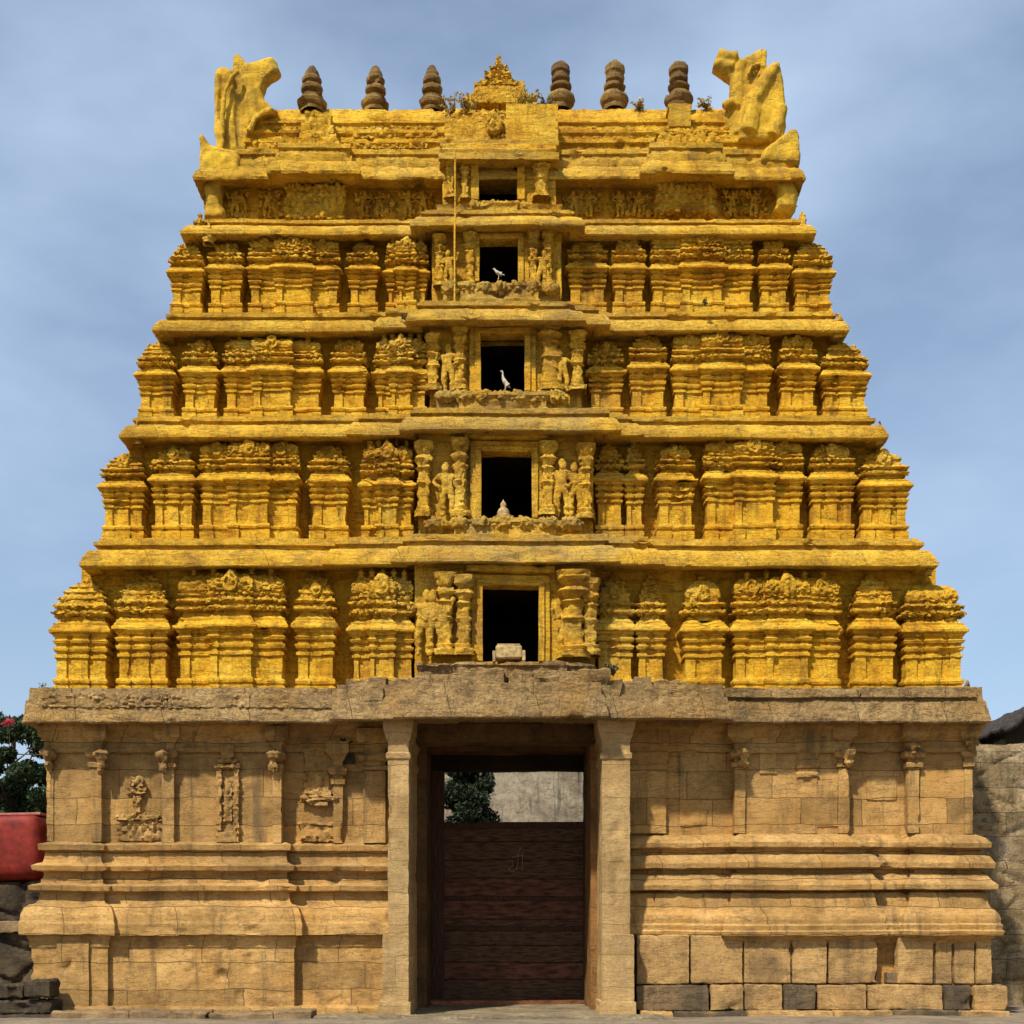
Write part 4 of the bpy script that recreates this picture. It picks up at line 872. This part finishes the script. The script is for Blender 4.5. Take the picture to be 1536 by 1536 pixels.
def bird(name, xc, yb, Yf, h, label, up=False, flip=1):
    X, z = PX(xc, Yf), PZ(yb, Yf)
    e_ = empty(name, (X, Yf, z), label, 'bird')
    me = bpy.data.meshes.new('b')
    if up: J = [((.10, 0, .25), .05), ((.05, 0, .32), .13), ((-.02, 0, .42), .15), ((-.10, 0, .56), .09), ((-.12, 0, .72), .055), ((-.12, 0, .86), .05), ((-.16, 0, .93), .06), ((-.25, 0, .91), .015), ((.25, 0, .12), .03)]
    else: J = [((.20, 0, .42), .08), ((.10, 0, .44), .16), ((-.05, 0, .52), .20), ((-.20, 0, .62), .13), ((-.30, 0, .76), .10), ((-.36, 0, .84), .09), ((-.40, 0, .86), .07), ((-.50, 0, .83), .02), ((.50, 0, .34), .05)]
    n = len(J)
    me.from_pydata([tuple(Vector(j[0]) * h) for j in J], [(i_, i_ + 1) for i_ in range(n - 2)] + [(0, n - 1)], [])
    ob = bpy.data.objects.new('b', me); COL.objects.link(ob); ob.modifiers.new('s', 'SKIN')
    for i_, j in enumerate(J): me.skin_vertices[0].data[i_].radius = (j[1] * h, j[1] * h * .85); me.skin_vertices[0].data[i_].use_root = i_ == 1
    ob.modifiers.new('u', 'SUBSURF').levels = 2
    m = bpy.data.meshes.new_from_object(ob.evaluated_get(bpy.context.evaluated_depsgraph_get())); bpy.data.objects.remove(ob)
    m.name = 'body'; m.materials.append(M_WHITE); m.polygons.foreach_set('use_smooth', [True] * len(m.polygons))
    b = bpy.data.objects.new('body', m); COL.objects.link(b); b.parent = e_
    for s_ in (-1, 1):
        l = tube('leg', [(0, s_ * .05 * h, .42 * h), (0, s_ * .05 * h, .02 * h), (-.08 * h, s_ * .05 * h, .01 * h)], .014 * h + .004, M_MARK, e_, 6)
    e_.scale.x = flip
    return e_
bird('white_bird', 748, 419, TI[3]['Y'] - .42, .26, 'small white bird perched on the second window sill from the top')
bird('white_bird', 758, 586, TI[2]['Y'] - .42, .44, 'upright pale long-necked bird on the sill of the middle window', True)
# seated figurine in the fourth window
Yq = TI[1]['Y'] - .3; X, z = PX(755, Yq), PZ(779, Yq)
fg = empty('stone_figurine', (X, Yq, z), 'small pointed pale figurine on the sill of the window second from the bottom', 'figurine')
vs, fs = lathe_data(0, 0, [(.001, 0), (.17, .01), (.18, .06), (.12, .09), (.13, .14), (.10, .20), (.05, .24), (.065, .29), (.05, .33), (.02, .37), (.001, .41)], 16)
finish('seated_body', vs, fs, M_BOX, fg, 'worn', .5)
vs, fs = lathe_data(0, 0, [(.001, -.06), (.22, -.055), (.23, 0), (.001, .01)], 16); finish('pedestal', vs, fs, M_BOX, fg, 'soft', 1)
# weathered box in the lowest window
Yq = TI[0]['Y'] - .35
bx = empty('weathered_box', (PX(763, Yq), Yq, PZ(994, Yq)), 'weathered pale box on short legs standing on the lowest window sill', 'box')
finish('box_body', *box_data(-.26, .26, -.12, .25, .06, .33, .05, [], [], .03), M_BOX, bx, 'worn', .6)
for xx in (-.32, .27):
    finish('leg', *box_data(xx, xx + .06, -.14, .1, 0, .22, .05, [], []), M_BOX, bx, 'soft', .6)
finish('lid', *box_data(-.23, .23, -.10, .23, .325, .36, .05, [], []), M_BOX, bx, 'soft', .6)

# weeds ------------------------------------------------------------------------
def leaves(cloud, size, rnd_, asp=.45):
    vs, fs = [], []
    for p in cloud:
        d = Vector((rnd_.gauss(0, 1), rnd_.gauss(0, 1), rnd_.gauss(0, 1))).normalized(); u = d.orthogonal().normalized(); q = d.cross(u)
        a_ = rnd_.uniform(0, 6.28); u2 = u * math.cos(a_) + q * math.sin(a_); w2 = d.cross(u2); s_ = size * rnd_.uniform(.6, 1.3)
        p = Vector(p); b0 = len(vs)
        vs += [tuple(p - u2 * s_), tuple(p + w2 * s_ * asp + d * s_ * .1), tuple(p + u2 * s_), tuple(p - w2 * s_ * asp)]
        fs.append((b0, b0 + 1, b0 + 2, b0 + 3))
    return vs, fs
def weed(xc, yb, w, h, Yf, mat, label, n=160):
    X, z = PX(xc, Yf), PZ(yb, Yf); rn = random.Random(int(xc * 7 + yb))
    e_ = empty('weed', (X, Yf, z), label, 'plant', 'weeds rooted on the tower ledges')
    W_, H_ = w / FP * (DC + Yf) / 2, h / FP * (DC + Yf)
    cl = []; ns = 9
    tips = [(rn.uniform(-W_, W_), rn.uniform(-.2, .2), H_ * rn.uniform(.5, 1)) for _ in range(ns)]
    for k_ in range(n):
        t = tips[k_ % ns]; f = rn.uniform(.15, 1)
        cl.append((t[0] * f + rn.gauss(0, .03), t[1] * f + rn.gauss(0, .03), t[2] * f))
    finish('leaves', *leaves(cl, .045, rn), mat, e_, None, smoothit=False)
    vs, fs = [], []
    for t in tips:
        b0 = len(vs); vs += [(-.006, 0, -.04), (.006, 0, -.04), (t[0], t[1], t[2])]; fs.append((b0, b0 + 1, b0 + 2))
        b0 = len(vs); vs += [(0, -.006, -.04), (0, .006, -.04), (t[0], t[1], t[2])]; fs.append((b0, b0 + 1, b0 + 2))
    finish('stems', vs, fs, M_TRUNK, e_, None, smoothit=False)
weed(676, 172, 30, 30, 2.9, M_WEED, 'dry yellow weed left of the central crest, beside the third finial')
weed(706, 168, 44, 26, 2.6, M_WEED, 'dry yellow weed at the left foot of the central crest', 240)
weed(790, 162, 44, 32, 2.6, M_WEED, 'dry bushy weed at the right foot of the central crest', 260)
weed(818, 162, 24, 16, 3.1, M_WEEDG, 'small grey weed left of the finial next to the crest')
weed(958, 162, 18, 9, 3.2, M_WEED, 'small dry tuft between the two right-hand finials')
weed(1058, 160, 22, 8, 3.2, M_WEED, 'low dry tuft right of the rightmost finial')
weed(617, 484, 38, 14, 1.2, M_WEEDG, 'dark green weed on the cornice left of the middle window', 260)
weed(1058, 456, 6, 8, 1.2, M_WEEDG, 'tiny tuft on the cornice below the right long shrine of the fourth yellow tier', 30)
weed(64, 1042, 6, 22, -.1, M_WEEDG, 'thin twig standing on the left end of the grey cornice', 20)
weed(920, 1012, 40, 16, .0, M_WEEDG, 'grey-green weed on the ledge right of the lowest window', 180)

# ------------------------------------------------------------ surroundings
# stained wall and conifer seen through the doorway
fw_ = empty('courtyard_wall', (0, 34, 0), 'grey stained plaster wall seen above the gate through the doorway', 'wall')
finish('wall_face', *box_data(-6, 6, 0, .6, -.2, 10.5, .5, [], []), M_FARW, fw_, 'soft', 2)
finish('coping', *box_data(-6.1, 6.1, -.1, .7, 10.5, 10.7, .5, [], []), M_FARW, fw_, 'soft', 2)

def tree(name, loc, h, crown, n, size, mat, label, seed, conifer=False):
    rn = random.Random(seed); e_ = empty(name, loc, label, 'tree')
    top = h * .92
    tube('trunk', [(0, 0, -.1), (.05, 0, h * .2), (-.06, .05, h * .5), (.03, 0, top)], [h * .035, h * .028, h * .018, h * .005], M_TRUNK, e_, 10)
    lv, lf = [], []
    cl = []
    lobes = []
    if conifer:
        for k_ in range(110):
            f = rn.uniform(.12, 1); r_ = crown * (1.05 - f) * rn.random() ** .6; a_ = rn.uniform(0, 6.28)
            lobes.append((math.cos(a_) * r_, math.sin(a_) * r_, h * f, .16 * crown + .22 * crown * (1 - f)))
    else:
        for k_ in range(90):
            a_ = rn.uniform(0, 6.28); f = rn.random() ** .6; zz = rn.uniform(-1, 1); rr = crown * math.sqrt(max(.05, 1 - zz * zz)) * f
            lobes.append((math.cos(a_) * rr, math.sin(a_) * rr, h * .66 + zz * h * .30, rn.uniform(.10, .22) * crown))
    for lb in lobes:
        for _ in range(n // len(lobes)):
            d = Vector((rn.gauss(0, 1), rn.gauss(0, 1), rn.gauss(0, 1))).normalized() * lb[3] * rn.random() ** .4
            cl.append((lb[0] + d.x, lb[1] + d.y, lb[2] + d.z * .8))
    finish('crown', *leaves(cl, size, rn), mat, e_, None, smoothit=False)
    vs, fs = [], []
    for lb in lobes[:30]:
        z_ = max(h * .25, lb[2] - .35 * h * rn.random()); p0 = Vector((0, 0, z_)); p1 = Vector(lb[:3]); s_ = h * .006; b0 = len(vs)
        for p_, q_ in ((p0, s_), (p1, s_ * .3)):
            for k_ in range(4):
                t = k_ * math.pi / 2; vs.append((p_.x + q_ * math.cos(t), p_.y + q_ * math.sin(t), p_.z + q_ * .5 * math.sin(t)))
        for k_ in range(4): fs.append((b0 + k_, b0 + (k_ + 1) % 4, b0 + 4 + (k_ + 1) % 4, b0 + 4 + k_))
    finish('branches', vs, fs, M_TRUNK, e_, None)
    return e_
Yt = 26; tree('conifer_tree', (PX(700, Yt), Yt, 0), 10.2, 2.3, 60000, .10, M_CON, 'dark conifer in front of the stained wall, seen through the doorway', 4, True)
Yt = 13; tr = tree('leafy_tree', (PX(18, Yt), Yt, 0), PZ(1066, Yt), 2.35, 42000, .075, M_LEAF, 'dark green leafy tree behind the red tank, beside the left corner of the tower', 9)
Yt2 = 16; tree('leafy_tree', (PX(-70, Yt2), Yt2, 0), PZ(1085, Yt2), 2.6, 20000, .11, M_LEAF, 'dark tree at the very left edge behind the red tank', 21)
rn = random.Random(2); cl = []
for c in ((13, 1080), (8, 1085), (17, 1084)):
    for _ in range(16): cl.append((PX(c[0], 11.2) + rn.gauss(0, .04) - tr.location.x, 11.2 - 13 + rn.gauss(0, .04), PZ(c[1], 11.2) + rn.gauss(0, .04)))
finish('blossom', *leaves(cl, .05, rn, .8), M_PINK, tr, None, smoothit=False)
tube('blossom_stem', [(PX(14, 11.4) - tr.location.x, -1.6, PZ(1120, 11.4)), (PX(14, 11.2) - tr.location.x, -1.75, PZ(1084, 11.2))], .012, M_TRUNK, tr, 6)

# red tank and the dark wall it rests on
Yr = 5.0
zb_, zt_ = PZ(1324, Yr), PZ(1226, Yr)
xr_, xl_ = PX(67, Yr) + .25, PX(-150, Yr)
rt = empty('red_tank', ((xl_ + xr_) / 2, Yr, zb_), 'faded red long rounded tank resting on a dark rough wall left of the tower', 'tank')
hh = (zt_ - zb_) / 2; hl = (xr_ - xl_) / 2
vs, fs = [], []; NS = 28
secs = [(-hl, .05), (-hl + .03, .6), (-hl + .12, .9), (-hl + .25, 1)] + [(-hl + .25 + (2 * hl - .5) * k_ / 12, 1) for k_ in range(1, 12)] + [(hl - .25, 1), (hl - .12, .93), (hl - .03, .7), (hl, .05)]
for x_, s_ in secs:
    for k_ in range(NS):
        t = 2 * math.pi * k_ / NS; c, s2 = math.cos(t), math.sin(t); p_ = 2.0 / (9.0 if s2 > 0 else 4.5)
        vs.append((x_, .8 * s_ * math.copysign(abs(c) ** p_, c), hh + hh * s_ * math.copysign(abs(s2) ** p_, s2)))
for i_ in range(len(secs) - 1):
    for k_ in range(NS):
        k2 = (k_ + 1) % NS; fs.append((i_ * NS + k_, (i_ + 1) * NS + k_, (i_ + 1) * NS + k2, i_ * NS + k2))
finish('tank_shell', vs, fs, M_RED, rt, 'soft', 1.0, 60)
finish('rim', *box_data(-hl + .15, hl - .12, -.66, .66, 2 * hh - .01, 2 * hh + .05, .2, [], []), plain('pale_pink_paint', (.34, .12, .10), .7, .3, 6), rt, 'soft', 1)  # paler strip along the top of the tank
dw = empty('dark_rough_wall', (PX(-60, 5), 5, 0), 'dark rubble wall carrying the red tank', 'wall')
finish('wall_face', *sweep_data([(-3.4, -.55), (3.4, -.55), (3.4, .9), (-3.4, .9)], [(0, -.2), (0, zb_ - .0), (-.7, zb_ + .05)], True, .07), M_DARK, dw, 'stones', .7)
lw = empty('low_side_wall', (PX(-60, .6), .6, 0), 'low rough side wall with a tan coping joining the left corner of the tower', 'wall')
finish('wall_face', *sweep_data([(-3, -.2), (2.05, -.2), (2.05, .5), (-3, .5)], [(0, -.2), (0, 1.60), (-.34, 1.61)], True, .06), M_DARK, lw, 'stones', .7)
finish('coping', *box_data(-3, 2.1, -.34, .6, 1.61, 1.84, .07, [], []), M_TAN2, lw, 'worn', 1.5)
# broken stones at the left foot
rn = random.Random(8)
for j, (x0, x1, y0, y1, lab) in enumerate(((-40, 34, 1476, 1500, 'dark stone block on top of the pile at the bottom left'), (-30, 78, 1500, 1522, 'long dark stone block in the middle of the pile at the bottom left'), (-60, 120, 1522, 1545, 'lowest, longest dark block of the pile at the bottom left'), (36, 74, 1470, 1498, 'small dark block wedged against the left foot of the tower'))):
    Yq = -1.0 - .05 * j
    if j == 0: Yq = -.98
    o = box('stone_block', PX(x0, Yq), PX(x1, Yq), Yq, Yq + .6, max(-.1, PZ(y1, Yq)), PZ(y0, Yq) - .01, M_DARK, None, .06, 'worn', 2.2, .04)
    tag(o, lab, 'stone block', 'stone blocks piled at the bottom left')
# doorstep and paving slabs
vs, fs = box_data(PX(470, -1.3), PX(1000, -1.3), -1.35, -.55, -.1, .03, .08, [], [], .03)
tag(finish('doorstep', vs, fs, M_SLAB, None, 'worn', 1.3), 'long worn grey stone doorstep in front of the gate', 'doorstep')
rn = random.Random(77); gx = 80
while gx < 470:
    w_ = rn.uniform(60, 130); w_ = min(w_, 470 - gx)
    vs, fs = box_data(PX(gx, -1.2), PX(gx + w_ - 2, -1.2), -1.25 - rn.uniform(0, .1), -.6, -.1, .12 + rn.uniform(-.03, .03), .07, [], [], .03)
    finish('footing_slab', vs, fs, M_TAN2, T, 'worn', 2)
    gx += w_

# rubble wall on the right, and the dark roof behind it
Yr = 3.2
rw = empty('rubble_wall', (PX(1560, Yr), Yr, 0), 'high rough wall of large pale stones joining the right side of the tower', 'wall')
zt_ = PZ(1112, Yr)
x_l = PX(1440, Yr) - PX(1560, Yr)
finish('wall_face', *sweep_data([(x_l, 0), (4.5, 0), (4.5, 1.0), (x_l, 1.0)], [(0.05, -.3), (0, zt_ - .5), (-.03, zt_ - .2), (-.2, zt_), (-.49, zt_ + .03)], True, .05), M_RUB, rw, 'stones', .45)
dr = empty('thatched_roof', (PX(1560, 5), 5, PZ(1096, 5)), 'dark sloping roof peeping over the pale rough wall at the right edge', 'roof')
e0 = PX(1474, 5) - PX(1560, 5)
zb2 = PZ(1100, 5) - PZ(1096, 5)
pts = [(e0, zb2 - .05), (e0 + .5, zb2 + .32), (e0 + 1.2, .66), (4.5, 1.7)]
vs, fs = [], []
for y_ in [(-1.4 + .1 * k_) for k_ in range(60)]:
    for i_ in range(len(pts) - 1):
        for k_ in range(10):
            f = k_ / 10; vs.append((pts[i_][0] * (1 - f) + pts[i_ + 1][0] * f, y_, pts[i_][1] * (1 - f) + pts[i_ + 1][1] * f))
m_ = 30
for r_ in range(59):
    for k_ in range(m_ - 1): fs.append((r_ * m_ + k_, r_ * m_ + k_ + 1, (r_ + 1) * m_ + k_ + 1, (r_ + 1) * m_ + k_))
th = finish('thatch', vs, fs, M_ROOF, dr, 'lump', .8); sd = th.modifiers.new('t', 'SOLIDIFY'); sd.thickness = .16
zf = -PZ(1096, 5)
ol = [(e0 + .1, zf), (4.4, zf), (4.4, 1.58), (e0 + 1.2, .55), (e0 + .5, zb2 + .2), (e0 + .1, zb2 - .08)]
gv = [(x_, -1.15, z_) for x_, z_ in ol] + [(x_, 4.2, z_) for x_, z_ in ol]
finish('gable_wall', gv, [tuple(range(6)), tuple(range(11, 5, -1))] + [(k_, k_ + 6, (k_ + 1) % 6 + 6, (k_ + 1) % 6) for k_ in range(6)], M_BLACK, dr, None, 1, smoothit=False)
# far-off skyline of foliage so the horizon is closed
rn = random.Random(31); cl = []
for _ in range(9000):
    x_ = rn.choice((-1, 1)) * rn.uniform(26, 120); cl.append((x_, 90 + rn.uniform(-6, 6), rn.uniform(0, 4.5 + 1.6 * nz(Vector((x_ * .07, 0, 0))))))
tag(finish('far_woodland', *leaves(cl, 1.1, rn, .7), M_LEAF, None, None, smoothit=False), 'distant dark line of trees beyond the temple', 'trees', kind='stuff')
print('objects', len(bpy.data.objects), 'verts', sum(len(m.vertices) for m in bpy.data.meshes))
